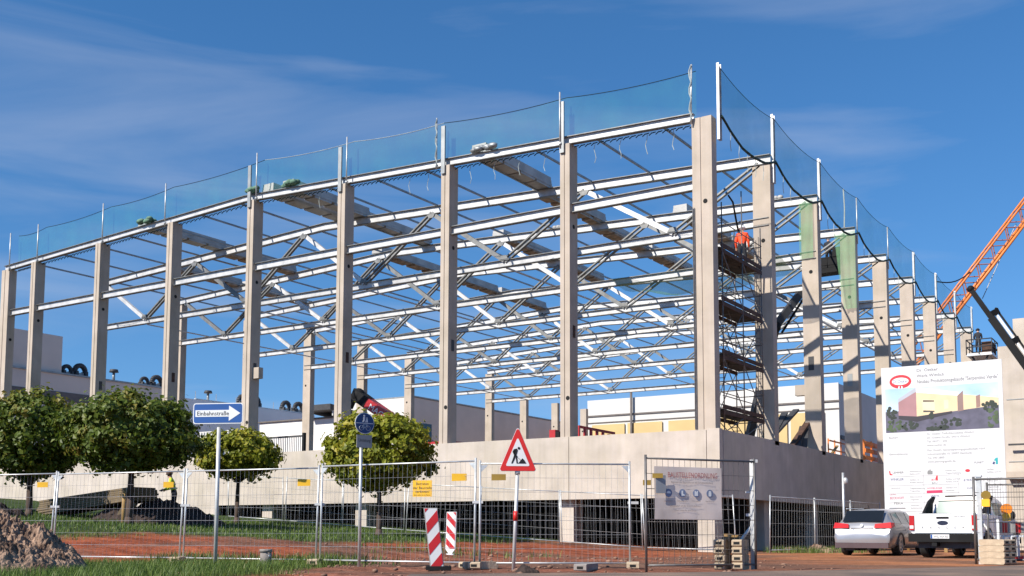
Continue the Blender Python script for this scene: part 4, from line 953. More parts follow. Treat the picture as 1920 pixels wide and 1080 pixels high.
# printed picture of the finished building
PZ0, PZ1, PX0, PX1 = .135, .408, .03, .965
def PQ(pts, mat, nm, f): MB().prism([F(PX0+(PX1-PX0)*x, PZ0+(PZ1-PZ0)*z, f) for x, z in pts], nn*.001).build(nm, mat, t)
def PM(n, c): return M(n, c, .5, var=.08, scale=2)
PQ([(0,0),(1,0),(1,.55),(0,.55)], M('print_sky', (.30, .52, .82), .5, col2=(.62, .75, .88), scale=.6), 'picture_sky', .004)
PQ([(0,.52),(1,.5),(1,1),(0,1)], M('print_road', (.10, .095, .14), .5, var=.3, scale=2.5), 'picture_road', .0055)
PQ([(.12,.3),(.285,.06),(.285,.66),(.12,.62)], PM('print_pink_wall', (.36, .19, .20)), 'picture_side_wall', .007)
PQ([(.12,.24),(.285,.0),(.285,.10),(.12,.32)], PM('print_roof_edge', (.42, .44, .50)), 'picture_roof_edge', .0085)
PQ([(.285,.06),(1,.34),(1,.5),(.65,.58),(.285,.66)], PM('print_cream_wall', (.70, .55, .34)), 'picture_front_wall', .0072)
PQ([(.285,.0),(.66,.17),(.66,.25),(.285,.12)], PM('print_white_band', (.80, .80, .78)), 'picture_white_band', .0088)
PQ([(.65,.25),(.70,.14),(.70,.58),(.65,.60)], PM('print_tower', (.26, .17, .15)), 'picture_tower', .009); PQ([(.81,.28),(.845,.25),(.845,.52),(.81,.54)], PM('print_small_tower', (.28, .17, .14)), 'picture_tower', .009)
PQ([(.12,.62),(.285,.66),(.6,.58),(.6,.63),(.285,.78),(.12,.70)], PM('print_base', (.035, .03, .04)), 'picture_base', .009)
PQ([(.34,.28),(.45,.31),(.45,.55),(.34,.57)], PM('print_window_frame', (.80, .68, .42)), 'picture_window', .0092); PQ([(.53,.32),(.57,.33),(.57,.52),(.53,.53)], PM('print_window_frame_b', (.80, .68, .42)), 'picture_window', .0092)
for z in (.3, .53): PQ([(.345,z),(.445,z+.02),(.445,z+.05),(.345,z+.04)], PM('print_dark_glass', (.06, .05, .05)), 'picture_glazing', .0105)
rnd = random.Random(4)
def bush(nm, cx, cz, w_, h_, mat):
    m = MB()
    for k in range(26):
        a, r = rnd.random()*6.28, rnd.random()**.5; x = min(.98, max(.02, cx+w_*r*math.cos(a))); z = min(.96, max(.1, cz+h_*r*math.sin(a)))
        m.disc(F(PX0+(PX1-PX0)*x, PZ0+(PZ1-PZ0)*z, .011+.0002*k), nn, rnd.uniform(.035, .075), 8, 0, .0001)
    m.build(nm, mat, t)
PG = M('print_green', (.06, .09, .04), .5, var=.4, scale=3); PG2 = M('print_dark_green', (.025, .035, .025), .5, var=.3, scale=3)
bush('picture_bush', .055, .62, .05, .2, PG2); bush('picture_bush', .08, .85, .08, .13, PG); bush('picture_bush', .22, .86, .07, .09, PG2); bush('picture_bush', .93, .52, .07, .10, PG2); bush('picture_bush', .95, .78, .08, .22, PG); bush('picture_bush', .56, .84, .13, .10, PG2); bush('picture_bush', .45, .96, .09, .04, PG2); bush('picture_bush', .42, .66, .012, .06, PG2)
m = MB()
put_text(m, 'Bauherr', F(.05, .445), uxb, UZ, .11); put_text(m, 'Generalplanung', F(.05, .548), uxb, UZ, .11)
for i, s_ in enumerate(('Dr. Oetker Tiefkühlprodukte Wittlich', 'Dr.-Oetker-Straße, 54516 Wittlich', 'Tel. 06571 - 600', 'www.oetker.de')): put_text(m, s_, F(.375, .432+.023*i), uxb, UZ, .11)
for i, s_ in enumerate(('Plan GmbH, Generalplanungsgesellschaft mbH', 'Industriestraße 10, 20097 Hamburg', 'Tel. 040 2800', 'www.planung-gmbh.de')): put_text(m, s_, F(.375, .532+.023*i), uxb, UZ, .11)
rnd = random.Random(9)
for cx in (.22, .52, .85):
    for i in range(6):
        z = .655+.052*i
        if cx > .8 and i > 2: continue
        for j in range(2): put_text(m, rnd.choice(('Rohbau und Erdbau', 'Stahlbau und Montage', 'Elektrotechnik', 'Sanitärtechnik', 'Tragwerksplanung'))[:rnd.randint(9, 18)], F(cx, z+.016*j), uxb, UZ, .075)
m.build('lettering', INKL, t)
def logo(s_, x, z, size, mat, wd=None): m = MB(); put_text(m, s_, F(x, z), uxb, UZ, size, 0, False, wd); m.build('company_logo', mat, t)
logo('LEMMER', .075, .662, .11, INK, .42); m = MB(); m.prism([F(.045, .645), F(.055, .645), F(.058, .662), F(.075, .666), F(.072, .672), F(.05, .67)], nn*.002); m.build('company_mark', PRED, t)
logo('WINKLER', .055, .705, .13, PBLU, .50); logo('Haustechnik', .06, .755, .07, INKL); logo('LUDWIG', .045, .795, .085, PPINK, .24); logo('BECKHOFF', .045, .82, .14, PPINK, .53); logo('PEKA', .08, .852, .14, INK, .34); logo('Brandschutz', .06, .91, .075, INKL)
m = MB(); m.prism([F(.37, .66), F(.376, .648), F(.388, .648), F(.394, .638), F(.4, .65), F(.414, .652), F(.412, .672), F(.372, .672)], nn*.002); m.build('company_mark', INKL, t)
logo('aic', .40, .71, .14, PRED, .2); m = MB(); m.prism([F(.435, .70), F(.445, .68), F(.455, .68), F(.455, .71), F(.445, .71)], nn*.002); m.build('company_mark', PRED, t); logo('BAU', .405, .73, .09, INK, .2)
MB().prism([F(.36, .77), F(.49, .768), F(.49, .785), F(.36, .787)], nn*.002).build('company_mark', PPINK, t); logo('HOMBURGER', .365, .762, .10, PPINK, .55); logo('WEYL', .39, .81, .11, PBLU, .34)
m = MB(); m.prism([F(.435, .848), F(.452, .862), F(.444, .872), F(.428, .872), F(.42, .862)], nn*.002); m.build('company_mark', SIGNK, t); logo('Dachbau', .385, .92, .1, INK)
MB().prism(ell(.70, .655, .085, .055, .006), nn*.002).build('company_mark', PRED, t); logo('# WAGNER', .665, .718, .13, PBLU, .56); logo('LUX', .69, .765, .1, PBLU, .2)
logo('PUNKT', .755, .615, .11, INK, .33); MB().prism([F(.898, .617), F(.91, .605), F(.92, .612), F(.912, .625)], nn*.002).build('company_mark', PBLU, t); MB().prism([F(.91, .60), F(.925, .585), F(.942, .583), F(.942, .622), F(.925, .622), F(.925, .602)], nn*.002).build('company_mark', PTEAL, t)
MB().prism([F(.72, .862), F(.815, .86), F(.815, .876), F(.72, .878)], nn*.002).build('company_mark', PSKY, t)
m = MB()
for z in (.68, .735, .785, .84, .895, .945): m.prism([F(.03, z), F(.63, z-.003), F(.63, z), F(.03, z+.003)], nn*.001)
for x in (.335, .62): m.prism([F(x, .63), F(x+.003, .63), F(x+.003, .96), F(x, .96)], nn*.001)
m.build('table_rules', M('print_faint', (.45, .45, .45), .5), t)

# ------------------------------------------------------------------ vehicles
def ring_pts(hp):                             # half profile (x>=0, bottom to top) -> closed ring
    return [Vector((x, 0, z)) for x, z in hp]+[Vector((-x, 0, z)) for x, z in reversed(hp) if x > 1e-4]
def loft(stations, sub=1):
    """stations: (y, half profile).  Returns MB with end caps, mirrored about x = 0."""
    m = MB(); rings = []
    for (y, hp) in stations: rings.append([p+Vector((0, y, 0)) for p in ring_pts(hp)])
    n = len(rings[0]); vs = [p for r in rings for p in r]; fs = []
    for j in range(len(rings)-1):
        for i in range(n): fs.append((j*n+i, j*n+(i+1)%n, (j+1)*n+(i+1)%n, (j+1)*n+i))
    fs.append(list(range(n))[::-1]); fs.append([(len(rings)-1)*n+i for i in range(n)])
    m.add(vs, fs, 0, True); return m
def interp(st_, y):
    for (y0, a), (y1, b_) in zip(st_, st_[1:]):
        if y0 <= y <= y1:
            t = (y-y0)/(y1-y0); return [(p[0]*(1-t)+q[0]*t, p[1]*(1-t)+q[1]*t) for p, q in zip(a, b_)]
    return st_[0][1] if y < st_[0][0] else st_[-1][1]
def side_window(st_, outline, i0, i1, side, off=.012):
    """outline: (y, t) with t = 0 at profile index i0 and 1 at i1, on one flank"""
    pts = []
    for y, t in outline:
        hp = interp(st_, y); x = hp[i0][0]*(1-t)+hp[i1][0]*t; z = hp[i0][1]*(1-t)+hp[i1][1]*t
        pts.append(Vector((side*(x+off), y, z)))
    m = MB(); m.prism(pts if side > 0 else pts[::-1], (-side*.02, 0, 0)); return m
def wheel(root, c, r, wdt, side):
    t = MB(); c = Vector(c); ax = Vector((1, 0, 0)); n = 26
    prof = [(-wdt/2, r*.62), (-wdt/2, r*.93), (-wdt*.4, r), (wdt*.4, r), (wdt/2, r*.93), (wdt/2, r*.62)]
    vs = [c+ax*a+Vector((0, rr*math.cos(2*math.pi*i/n), rr*math.sin(2*math.pi*i/n))) for i in range(n) for a, rr in prof]
    k = len(prof); fs = [(i*k+j, i*k+j+1, ((i+1)%n)*k+j+1, ((i+1)%n)*k+j) for i in range(n) for j in range(k-1)]
    t.add(vs, fs, 0, True); w_ = t.build('wheel', TYRE, root, sharp=40, local=True)
    m = MB(); m.prism([c+ax*side*(wdt*.28)+Vector((0, r*.63*math.cos(2*math.pi*i/20), r*.63*math.sin(2*math.pi*i/20))) for i in range(20)], ax*side*.01); m.build('hub_backing', DARK, w_, local=True)
    m = MB()
    for i in range(5):
        a = 2*math.pi*i/5+.3; dr = Vector((0, math.cos(a), math.sin(a))); m.bar(c+ax*side*wdt*.40, c+ax*side*wdt*.42+dr*r*.60, .07, .03, 0, up=ax)
    for i in range(24):
        a, b_ = 2*math.pi*i/24, 2*math.pi*(i+1)/24; f = lambda q: c+ax*side*wdt*.44+Vector((0, r*.6*math.cos(q), r*.6*math.sin(q))); m.bar(f(a), f(b_), .05, .045, 0, up=ax)
    m.disc(c+ax*side*wdt*.4, ax*side, r*.16, 12, 0, .02); m.build('rim', RIM, w_, local=True)
def plate(root, c, wdt, hgt, s_, tilt=0.):
    c = Vector(c); F = lambda x, z, f=0.: c+Vector((x, -f, z)); n_ = Vector((0, -1, 0))
    p = MB().prism([F(-wdt/2, -hgt/2), F(wdt/2, -hgt/2), F(wdt/2, hgt/2), F(-wdt/2, hgt/2)], n_*.012).build('licence_plate', SIGNW, root, local=True)
    MB().prism([F(-wdt/2+.005, -hgt/2+.004, .0125), F(-wdt/2+.055, -hgt/2+.004, .0125), F(-wdt/2+.055, hgt/2-.004, .0125), F(-wdt/2+.005, hgt/2-.004, .0125)], n_*.002).build('blue_strip', BLUE, p, local=True)
    m = MB(); put_text(m, s_, F(.03, -.038, .014), (1,0,0), UZ, .105, 0, True, .40); m.build('plate_lettering', SIGNK, p, local=True)

# --- silver estate (origin on the ground below the rear axle, heading +Y)
ec = Vector((5.78, -1.55, .0)); est = thing('estate_car', 'silver estate car parked with its rear to the street beside the white pickup', 'car', ec); est.rotation_euler = (0, 0, R(-2.5))
def P(zb, zs, zm, zbelt, zr, w, wr):
    return [(0, zb), (w*.86, zb), (w*.96, zs), (w, zm), (w*.97, zbelt), (wr, zr-.07), (wr*.78, zr-.015), (0, zr+.015)]
ES = [(-1.06, P(.34, .42, .56, .66, .72, .80, .70)), (-1.02, P(.27, .40, .58, .72, .80, .88, .76)), (-.93, P(.24, .38, .60, .90, 1.03, .915, .76)), (-.80, P(.24, .36, .62, .97, 1.13, .925, .75)),
      (-.52, P(.23, .35, .62, .97, 1.385, .93, .665)), (-.38, P(.23, .35, .62, .97, 1.455, .93, .655)), (.2, P(.22, .34, .62, .965, 1.49, .93, .66)), (1.0, P(.22, .34, .62, .955, 1.505, .93, .67)), (1.55, P(.22, .34, .62, .945, 1.48, .93, .67)),
      (2.1, P(.22, .34, .62, .93, 1.25, .93, .70)), (2.6, P(.22, .34, .62, .92, 1.02, .925, .74)), (3.3, P(.22, .34, .60, .86, .93, .90, .72)), (3.7, P(.24, .36, .55, .72, .80, .82, .62)), (3.82, P(.3, .4, .5, .6, .66, .66, .5))]
loft(ES).build('body', SILVER, est, sharp=32, local=True)
m = MB(); a = [(-.62, -.905, 1.045), (.62, -.905, 1.045), (.60, -.53, 1.40), (-.60, -.53, 1.40)]; m.prism([Vector(p)+Vector((0, -.035, .02)) for p in a], (0, -.012, .008)); m.build('rear_window', GLASS, est, local=True)
for side in (-1, 1):
    side_window(ES, [(-.50, .12), (.20, .12), (.20, .93), (-.30, .93)], 4, 5, side).build('side_window', GLASS, est, local=True)
    side_window(ES, [(.26, .12), (1.08, .12), (1.08, .92), (.26, .93)], 4, 5, side).build('side_window', GLASS, est, local=True)
    side_window(ES, [(1.14, .12), (2.12, .12), (1.62, .90), (1.14, .92)], 4, 5, side).build('side_window', GLASS, est, local=True)
    m = MB(); m.prism([Vector((side*x, y, z)) for x, y, z in ((.40, -1.03, .87), (.92, -.955, .87), (.95, -.70, .92), (.94, -.72, 1.03), (.88, -.90, 1.045), (.42, -.985, 1.0))], (0, -.03, 0)); m.build('tail_light', LAMPR, est, local=True)
    MB().tube((side*.68, -.35, 1.50), (side*.69, 1.4, 1.535), .018, 6).build('roof_rail', ZINC, est, local=True)
    m = MB(); m.ball((side*1.03, 1.72, .98), .10, 8, 6, 0, (1, .8, .7)); m.build('wing_mirror', SILVER, est, local=True)
    for y in (-.0, 2.74):                      # dark wheel arch lips
        m = MB()
        for k in range(13):
            q0, q1 = math.pi*k/13, math.pi*(k+1)/13; g = lambda q: Vector((side*.918, y+.37*math.cos(q), .33+.37*math.sin(q))); m.bar(g(q0), g(q1), .06, .05, 0, up=(1,0,0))
        m.build('wheel_arch', DARK, est, local=True)
    for y in (0, 2.74): wheel(est, (side*.80, y, .325), .325, .23, side)
    m = MB(); m.prism([Vector((side*.936, y, z)) for y, z in ((.45, .80), (.62, .80), (.62, .83), (.45, .83))], (side*.02, 0, 0)); m.build('door_handle', SILVER, est, local=True)
MB().box((-.84, -1.10, .24), (.84, -1.0, .41)).build('lower_bumper', M('dark_red_grey_plastic', (.075, .045, .05), .6, var=.2), est, local=True)
MB().box((-.36, -1.03, .86), (.36, -.96, .885)).build('chrome_strip', RIM, est, local=True)
plate(est, (-.04, -1.012, .775), .50, .11, 'WIL-OA 54'); MB().disc((0, -1.005, .955), (0, -1, .15), .05, 14, 0, .012).build('emblem', RIM, est, local=True)
MB().tube((0, -.2, 1.5), (0, -.32, 1.62), .008, 5).build('aerial', BLACK, est, local=True)
MB().box((-.55, -.95, .16), (-.25, .3, .3)).build('exhaust_box', DARK, est, local=True)

# --- white pickup
pc = Vector((8.66, -3.35, 0)); pk = thing('pickup_truck', 'white double cab pickup with dark bumper standing right of the silver estate', 'pickup', pc); pk.rotation_euler = (0, 0, R(-5))
def Q(zb, w, zt): return [(0, zb), (w*.9, zb), (w, zb+.08), (w+.01, (zb+zt)/2), (w, zt-.04), (w-.02, zt), (0, zt)]
BW = .925
LS = [(-1.16, Q(.66, BW-.02, 1.27)), (-1.10, Q(.62, BW, 1.275)), (.72, Q(.45, BW, 1.25)), (2.9, Q(.42, BW, 1.20)), (3.6, Q(.45, BW-.02, 1.12)), (3.95, Q(.5, BW-.12, 1.0)), (4.05, Q(.55, BW-.25, .9))]
loft(LS).build('body', WPAINT, pk, sharp=35, local=True)
m = MB(); m.box((-.70, -1.06, 1.262), (.70, .60, 1.285)); m.build('load_cover', BLACK, pk, local=True)
def CQ(zb, w, zr, wr): return [(0, zb), (w, zb), (wr+.035, zr-.10), (wr-.05, zr-.015), (0, zr+.02)]
CS = [(.66, CQ(1.20, .885, 1.36, .80)), (.84, CQ(1.20, .89, 1.77, .71)), (1.2, CQ(1.20, .89, 1.82, .70)), (2.0, CQ(1.19, .89, 1.82, .70)), (2.35, CQ(1.19, .89, 1.76, .70)), (3.05, CQ(1.16, .88, 1.24, .76))]
loft(CS).build('cab', WPAINT, pk, sharp=35, local=True)
m = MB(); m.prism([Vector(p) for p in ((-.74, .63, 1.28), (.74, .63, 1.28), (.655, .775, 1.70), (-.655, .775, 1.70))], (0, -.012, .004)); m.build('rear_window', GLASSG, pk, local=True)
m = MB(); m.prism([Vector(p) for p in ((-.70, .775, 1.70), (.70, .775, 1.70), (.68, .81, 1.80), (-.68, .81, 1.80))], (0, -.06, .004)); m.build('high_brake_light', M('dark_red_lens', (.10, .012, .02), .3), pk, local=True)
for side in (-1, 1):
    m = MB(); m.prism([Vector((side*.80, y, z)) for y, z in ((-.25, 1.28), (.60, 1.28), (.66, 1.60), (.92, 1.80), (.80, 1.83), (.35, 1.68), (-.05, 1.42))], (side*.07, 0, 0)); m.build('sports_bar', BLACK, pk, local=True)
    side_window(CS, [(.98, .07), (1.62, .07), (1.62, .84), (1.02, .84)], 1, 2, side).build('side_window', GLASSG, pk, local=True); side_window(CS, [(1.70, .07), (2.72, .07), (2.30, .82), (1.70, .84)], 1, 2, side).build('side_window', GLASSG, pk, local=True)
    tl = MB().box((side*.80, -1.215, .80), (side*.935, -1.08, 1.22)).build('tail_light', LAMPR, pk, local=True); MB().box((side*.815, -1.222, .84), (side*.92, -1.21, .93)).build('reversing_lens', SIGNW, tl, local=True)
    MB().ball((side*1.05, 2.3, 1.26), .14, 10, 7, 0, (.75, .6, 1)).build('wing_mirror', BLACK, pk, local=True)
    MB().bar((side*.9, 2.3, 1.2), (side*1.0, 2.3, 1.22), .06, .05).build('mirror_arm', BLACK, pk, local=True)
    for y in (0, 3.22):
        m = MB()
        for k in range(13):
            q0, q1 = math.pi*k/13, math.pi*(k+1)/13; g = lambda q: Vector((side*.93, y+.45*math.cos(q), .40+.45*math.sin(q))); m.bar(g(q0), g(q1), .05, .07, 0, up=(1,0,0))
        m.prism([Vector((side*.936, y+.43*math.cos(math.pi*k/12), .40+.43*math.sin(math.pi*k/12))) for k in range(13)], (side*.004, 0, 0))
        m.build('wheel_arch', BLACK, pk, local=True)
    for y in (0, 3.22): wheel(pk, (side*.80, y, .385), .385, .27, side)
    MB().box((side*.60, .2, .30), (side*.88, 3, .42)).build('side_step', BLACK, pk, local=True)
    for y in (1.3, 1.95): MB().box((side*.938, y, 1.0), (side*.965, y+.22, 1.04)).build('door_handle', BLACK, pk, local=True)
MB().box((-.93, -1.34, .46), (.93, -1.05, .70)).build('rear_bumper', BLACK, pk, local=True); MB().box((-.72, -1.12, .28), (.72, -.5, .46)).build('underbody', DARK, pk, local=True)
MB().box((-.25, -1.42, .34), (-.11, -1.1, .44)).build('tow_hitch', BLACK, pk, local=True); MB().tube((.1, -1.1, .32), (.1, 2.5, .34), .06, 8).build('exhaust_pipe', RIM, pk, local=True)
MB().tube((-.75, 0, .385), (.75, 0, .385), .09, 8).build('rear_axle', DARK, pk, local=True)
m = MB(); m.prism([Vector((x, -1.162, z)) for x, z in ((-.79, .72), (.79, .72), (.79, 1.26), (-.79, 1.26))], (0, -.018, 0)); tg = m.build('tailgate', WPAINT, pk, local=True)
MB().box((-.17, -1.20, 1.13), (.17, -1.1805, 1.18)).build('tailgate_handle', BLACK, tg, local=True)
m = MB(); m.prism([Vector((.15*math.cos(2*math.pi*i/24), -1.1805, 1.005+.062*math.sin(2*math.pi*i/24))) for i in range(24)], (0, -.015, 0)); m.build('oval_emblem', M('emblem_navy', (.02, .025, .05), .3), tg, local=True)
m = MB()
for i, ch in enumerate('RANGER'): put_text(m, ch, (-.56+.225*i, -1.186, .835), (1,0,0), UZ, .10, 0, True)
put_text(m, 'WILDTRAK', (.32, -1.186, 1.16), (1,0,0), UZ, .06); m.build('tailgate_lettering', INK, tg, local=True)
plate(pk, (-.04, -1.345, .615), .52, .115, 'WIL-RA 85')
MB().box((-.45, .95, 1.826), (.45, 1.0, 1.86)).build('roof_spoiler', BLACK, pk, local=True)
for sx in (-.55, .55): MB().tube((sx, 1.1, 1.84), (sx, 2.1, 1.85), .025, 6).build('roof_rail', BLACK, pk, local=True)
MB().ball((0, 1.6, 1.35), .3, 8, 6, 0, (1.6, .3, .9)).build('seat_backs', DARK, pk, local=True)

# ------------------------------------------------------------------ people
def person(label, loc, rz, J, mats, rad=1., extra=None, hel=SIGNW, vest=None):
    """J: joint name -> (x, y, z); the body is one skinned surface"""
    t = thing('person', label, 'person', loc); t.rotation_euler = (0, 0, rz)
    E_ = [('pelvis','waist'),('waist','chest'),('chest','neck'),('neck','head'),('head','crown'),('head','nose')]
    rr = {'pelvis':(.15,.11),'waist':(.14,.105),'chest':(.175,.12),'neck':(.06,.06),'head':(.085,.095),'crown':(.078,.09),'nose':(.02,.02)}
    for s_ in 'LR':
        E_ += [('chest','sho'+s_),('sho'+s_,'elb'+s_),('elb'+s_,'wri'+s_),('wri'+s_,'palm'+s_),('pelvis','hip'+s_),('hip'+s_,'kne'+s_),('kne'+s_,'ank'+s_),('ank'+s_,'toe'+s_)]
        rr.update({'sho'+s_:(.075,.075),'elb'+s_:(.055,.055),'wri'+s_:(.036,.036),'palm'+s_:(.036,.03),'hip'+s_:(.105,.105),'kne'+s_:(.072,.072),'ank'+s_:(.052,.052),'toe'+s_:(.045,.04)})
        pa, wr = Vector(J['palm'+s_]), Vector(J['wri'+s_]); dv = (pa-wr).normalized(); sd = dv.cross(Vector((0,1,0))).normalized()
        for k in range(5):
            nm = f'f{k}{s_}'; J[nm] = pa+sd*(-.03+.02*k)+dv*(.06+.03*(1-abs(k-2)/2)) if k < 4 else wr.lerp(pa, .5)+sd*.065+dv*.03
            J[nm+'t'] = J[nm]+dv*.035+Vector((0,.018,-.008)); E_ += [('palm'+s_, nm), (nm, nm+'t')]; rr[nm] = (.0095,.0095); rr[nm+'t'] = (.008,.008)
    for q_ in ('pelvis', 'waist', 'chest', 'shoL', 'shoR', 'elbL', 'elbR'): rr[q_] = (rr[q_][0]*rad, rr[q_][1]*rad)
    names_ = list(dict.fromkeys([n for e in E_ for n in e])); idx = {n: i for i, n in enumerate(names_)}
    me = bpy.data.meshes.new('body'); me.from_pydata([Vector(J[n]) for n in names_], [(idx[a], idx[b_]) for a, b_ in E_], [])
    o = bpy.data.objects.new('body', me); C.objects.link(o)
    sk = o.modifiers.new('s', 'SKIN'); sv_ = me.skin_vertices[0].data
    for n in names_: sv_[idx[n]].radius = rr[n]; sv_[idx[n]].use_root = (n == 'pelvis')
    o.modifiers.new('d', 'SUBSURF').levels = 1
    dgp = bpy.context.evaluated_depsgraph_get(); dgp.update(); m2 = bpy.data.meshes.new_from_object(o.evaluated_get(dgp)); bpy.data.objects.remove(o)
    m2.name = 'body'
    for mm_ in mats: m2.materials.append(mm_)
    segs = [(Vector(J[a]), Vector(J[b_]), a, b_) for a, b_ in E_]
    def near(p):
        best = None
        for a, b_, na, nb_ in segs:
            d = b_-a; q = max(0, min(1, (p-a).dot(d)/max(d.length_squared, 1e-9))); dd = (p-a-d*q).length
            if best is None or dd < best[0]: best = (dd, na, nb_, q)
        return best
    for pl in m2.polygons:
        pl.use_smooth = True; _, na, nb_, q = near(pl.center)
        if nb_ in ('head', 'crown', 'nose') : mi = 0 if not (nb_ == 'head' and q < .2) else 1
        elif nb_.startswith('palm') or nb_[0] == 'f' and nb_[1].isdigit(): mi = 0
        elif nb_[:3] in ('kne', 'hip') or nb_[:3] == 'ank': mi = 2
        elif nb_[:3] == 'toe': mi = 3
        elif na == 'pelvis' and q < .25: mi = 2
        else: mi = 1
        pl.material_index = mi
    ob = bpy.data.objects.new('body', m2); C.objects.link(ob); ob.parent = t
    h = Vector(J['head']); cr_ = Vector(J['crown']); dv = (cr_-h).normalized()
    m = MB(); m.ball(h+dv*.115, .118, 12, 6, 0, (1, 1.12, .92)); m.tube(h+dv*.085, h+dv*.10, .15, 14)
    m.build('helmet', hel, t, local=True)
    for sx in (-.032, .032): MB().ball(h+Vector((sx, .082, .03)), .011, 6, 5).build('eye', SIGNK, t, local=True)
    MB().bar(h+Vector((-.025, .088, -.045)), h+Vector((.025, .088, -.045)), .012, .008).build('mouth', M('lip', (.30, .10, .09), .6), t, local=True)
    if vest:
        pz = [Vector(J[n]) for n in ('pelvis', 'waist', 'chest')]; m = MB()
        for p, hh in ((pz[1], .0), (pz[2]-UZ*.06, 0)):
            for k in range(16):
                a, b_ = 2*math.pi*k/16, 2*math.pi*(k+1)/16; g = lambda q: p+Vector((.205*math.cos(q), .15*math.sin(q), 0)); m.bar(g(a), g(b_), .008, .05)
        m.build('reflective_band', vest, t, local=True)
    return t
def joints(lean=0., arms='down', head=0.):
    J = {'pelvis':(0,0,.95),'waist':(0,.01,1.1),'chest':(0,.02,1.33),'neck':(0,.02,1.5),'head':(0,.03,1.60),'crown':(0,.03,1.70),'nose':(0,.135,1.605)}
    for s_, g in (('L', -1), ('R', 1)):
        J['sho'+s_] = (g*.19, .02, 1.41); J['hip'+s_] = (g*.09, 0, .90); J['kne'+s_] = (g*.11, .03, .50); J['ank'+s_] = (g*.12, -.01, .09); J['toe'+s_] = (g*.14, .15, .045)
        if arms == 'down': J['elb'+s_] = (g*.25, -.0, 1.12); J['wri'+s_] = (g*.25, .1, .88); J['palm'+s_] = (g*.25, .12, .80)
        elif arms == 'fwd': J['elb'+s_] = (g*.24, .08, 1.14); J['wri'+s_] = (g*.17, .33, 1.12); J['palm'+s_] = (g*.15, .41, 1.12)
        elif arms == 'up': J['elb'+s_] = (g*.28, .16, 1.40); J['wri'+s_] = (g*.22, .30, 1.60); J['palm'+s_] = (g*.21, .33, 1.68)
    if lean:
        for k_, p in J.items():
            if p[2] > .96: v = Vector(p)-Vector((0,0,.95)); v = Matrix.Rotation(-lean, 3, 'X') @ v; J[k_] = tuple(v+Vector((0,0,.95)))
    return {k_: Vector(v) for k_, v in J.items()}
BOOT = M('boots', (.03, .02, .015), .8)
p1 = gnd(st((328-960)/FPX*42.5, 42.5)); J = joints(.25, 'fwd')
person('worker in a bright yellow hi-vis vest bending behind the dark soil heap', (p1.x, p1.y, p1.z+.22), YAW+R(95), J, [SKIN, HIVIS, NAVY, BOOT], vest=SIGNW, hel=M('brown_cap', (.08, .04, .03), .7))
# scaffold
SX0, SX1, SY0, SY1, S0 = -1.25, -.12, .75, 4.95, 4.36
sc_ = thing('scaffold_tower', 'tube scaffold tower with four dark decks between the corner column and the next one', 'scaffold', (-.7, 2.8, S0))
LV = [5.3, 7.4, 9.45, 11.5]
for x in (SX0, SX1):
    for y in (SY0, 2.85, SY1): MB().tube((x, y, S0), (x, y, 14.3 if y == 2.85 else 13.3), .026, 6).build('standard', ZINCD, sc_)
for z in LV:
    m = MB(); nb_ = 4
    for q in range(nb_): xa = SX0+.04+(SX1-SX0-.08)*q/nb_; m.box((xa+.008, SY0-.12, z), (xa+(SX1-SX0-.08)/nb_-.008, SY1+.12, z+.055))
    dk = m.build('deck', RUST if z in (7.5, 9.65) else DECKW, sc_)
    m = MB(); m.box((SX1-.02, SY0-.1, z+.06), (SX1+.015, SY1+.1, z+.22)); m.box((SX0-.02, SY0-.1, z-.16), (SX0+.02, SY1+.1, z-.01)); m.box((SX1-.02, SY0-.1, z-.15), (SX1+.02, SY1+.1, z-.01)); m.build('toe_board', RUST, dk)
    for x in (SX0, SX1):
        for dz in (.55, 1.05): MB().tube((x, SY0-.1, z+dz), (x, SY1+.1, z+dz), .021, 5).build('guard_rail', ZINCD, sc_)
    for y in (SY0, 2.85, SY1):
        for dz in (-.08, 1.0): MB().tube((SX0, y, z+dz), (SX1, y, z+dz), .021, 5).build('transom', ZINCD, sc_)
zs = [S0]+LV
for i in range(4):
    a, b_ = zs[i], zs[i+1]
    for x, f in ((SX1, i % 2), (SX0, 1-i % 2)):
        for ya, yb in ((SY0, 2.85), (2.85, SY1)):
            if f: ya, yb = yb, ya
            MB().tube((x, ya, a+.1), (x, yb, b_-.1), .02, 5).build('brace', ZINCD, sc_)
    m = MB(); ya, yb = (SY0+.3, 2.6) if i % 2 else (4.5, 2.4)       # ladder between decks
    for dx in (-.15, .15): m.tube((-.75+dx, ya, a), (-.75+dx, yb, b_+.1), .02, 5)
    for r_ in range(8): q = (r_+.5)/8; m.tube((-.9, ya+(yb-ya)*q, a+(b_-a)*q), (-.6, ya+(yb-ya)*q, a+(b_-a)*q), .014, 4)
    m.build('ladder', ZINCD, sc_)
MB().path([Vector((-.75, 3.1, 14.3)), Vector((-.8, 3.7, 14.2)), Vector((-.85, 4.2, 13.5)), Vector((-.85, 4.6, 12.8)), Vector((-.85, 4.7, 11.9))], .04, 6).build('cable', BLACK, sc_)
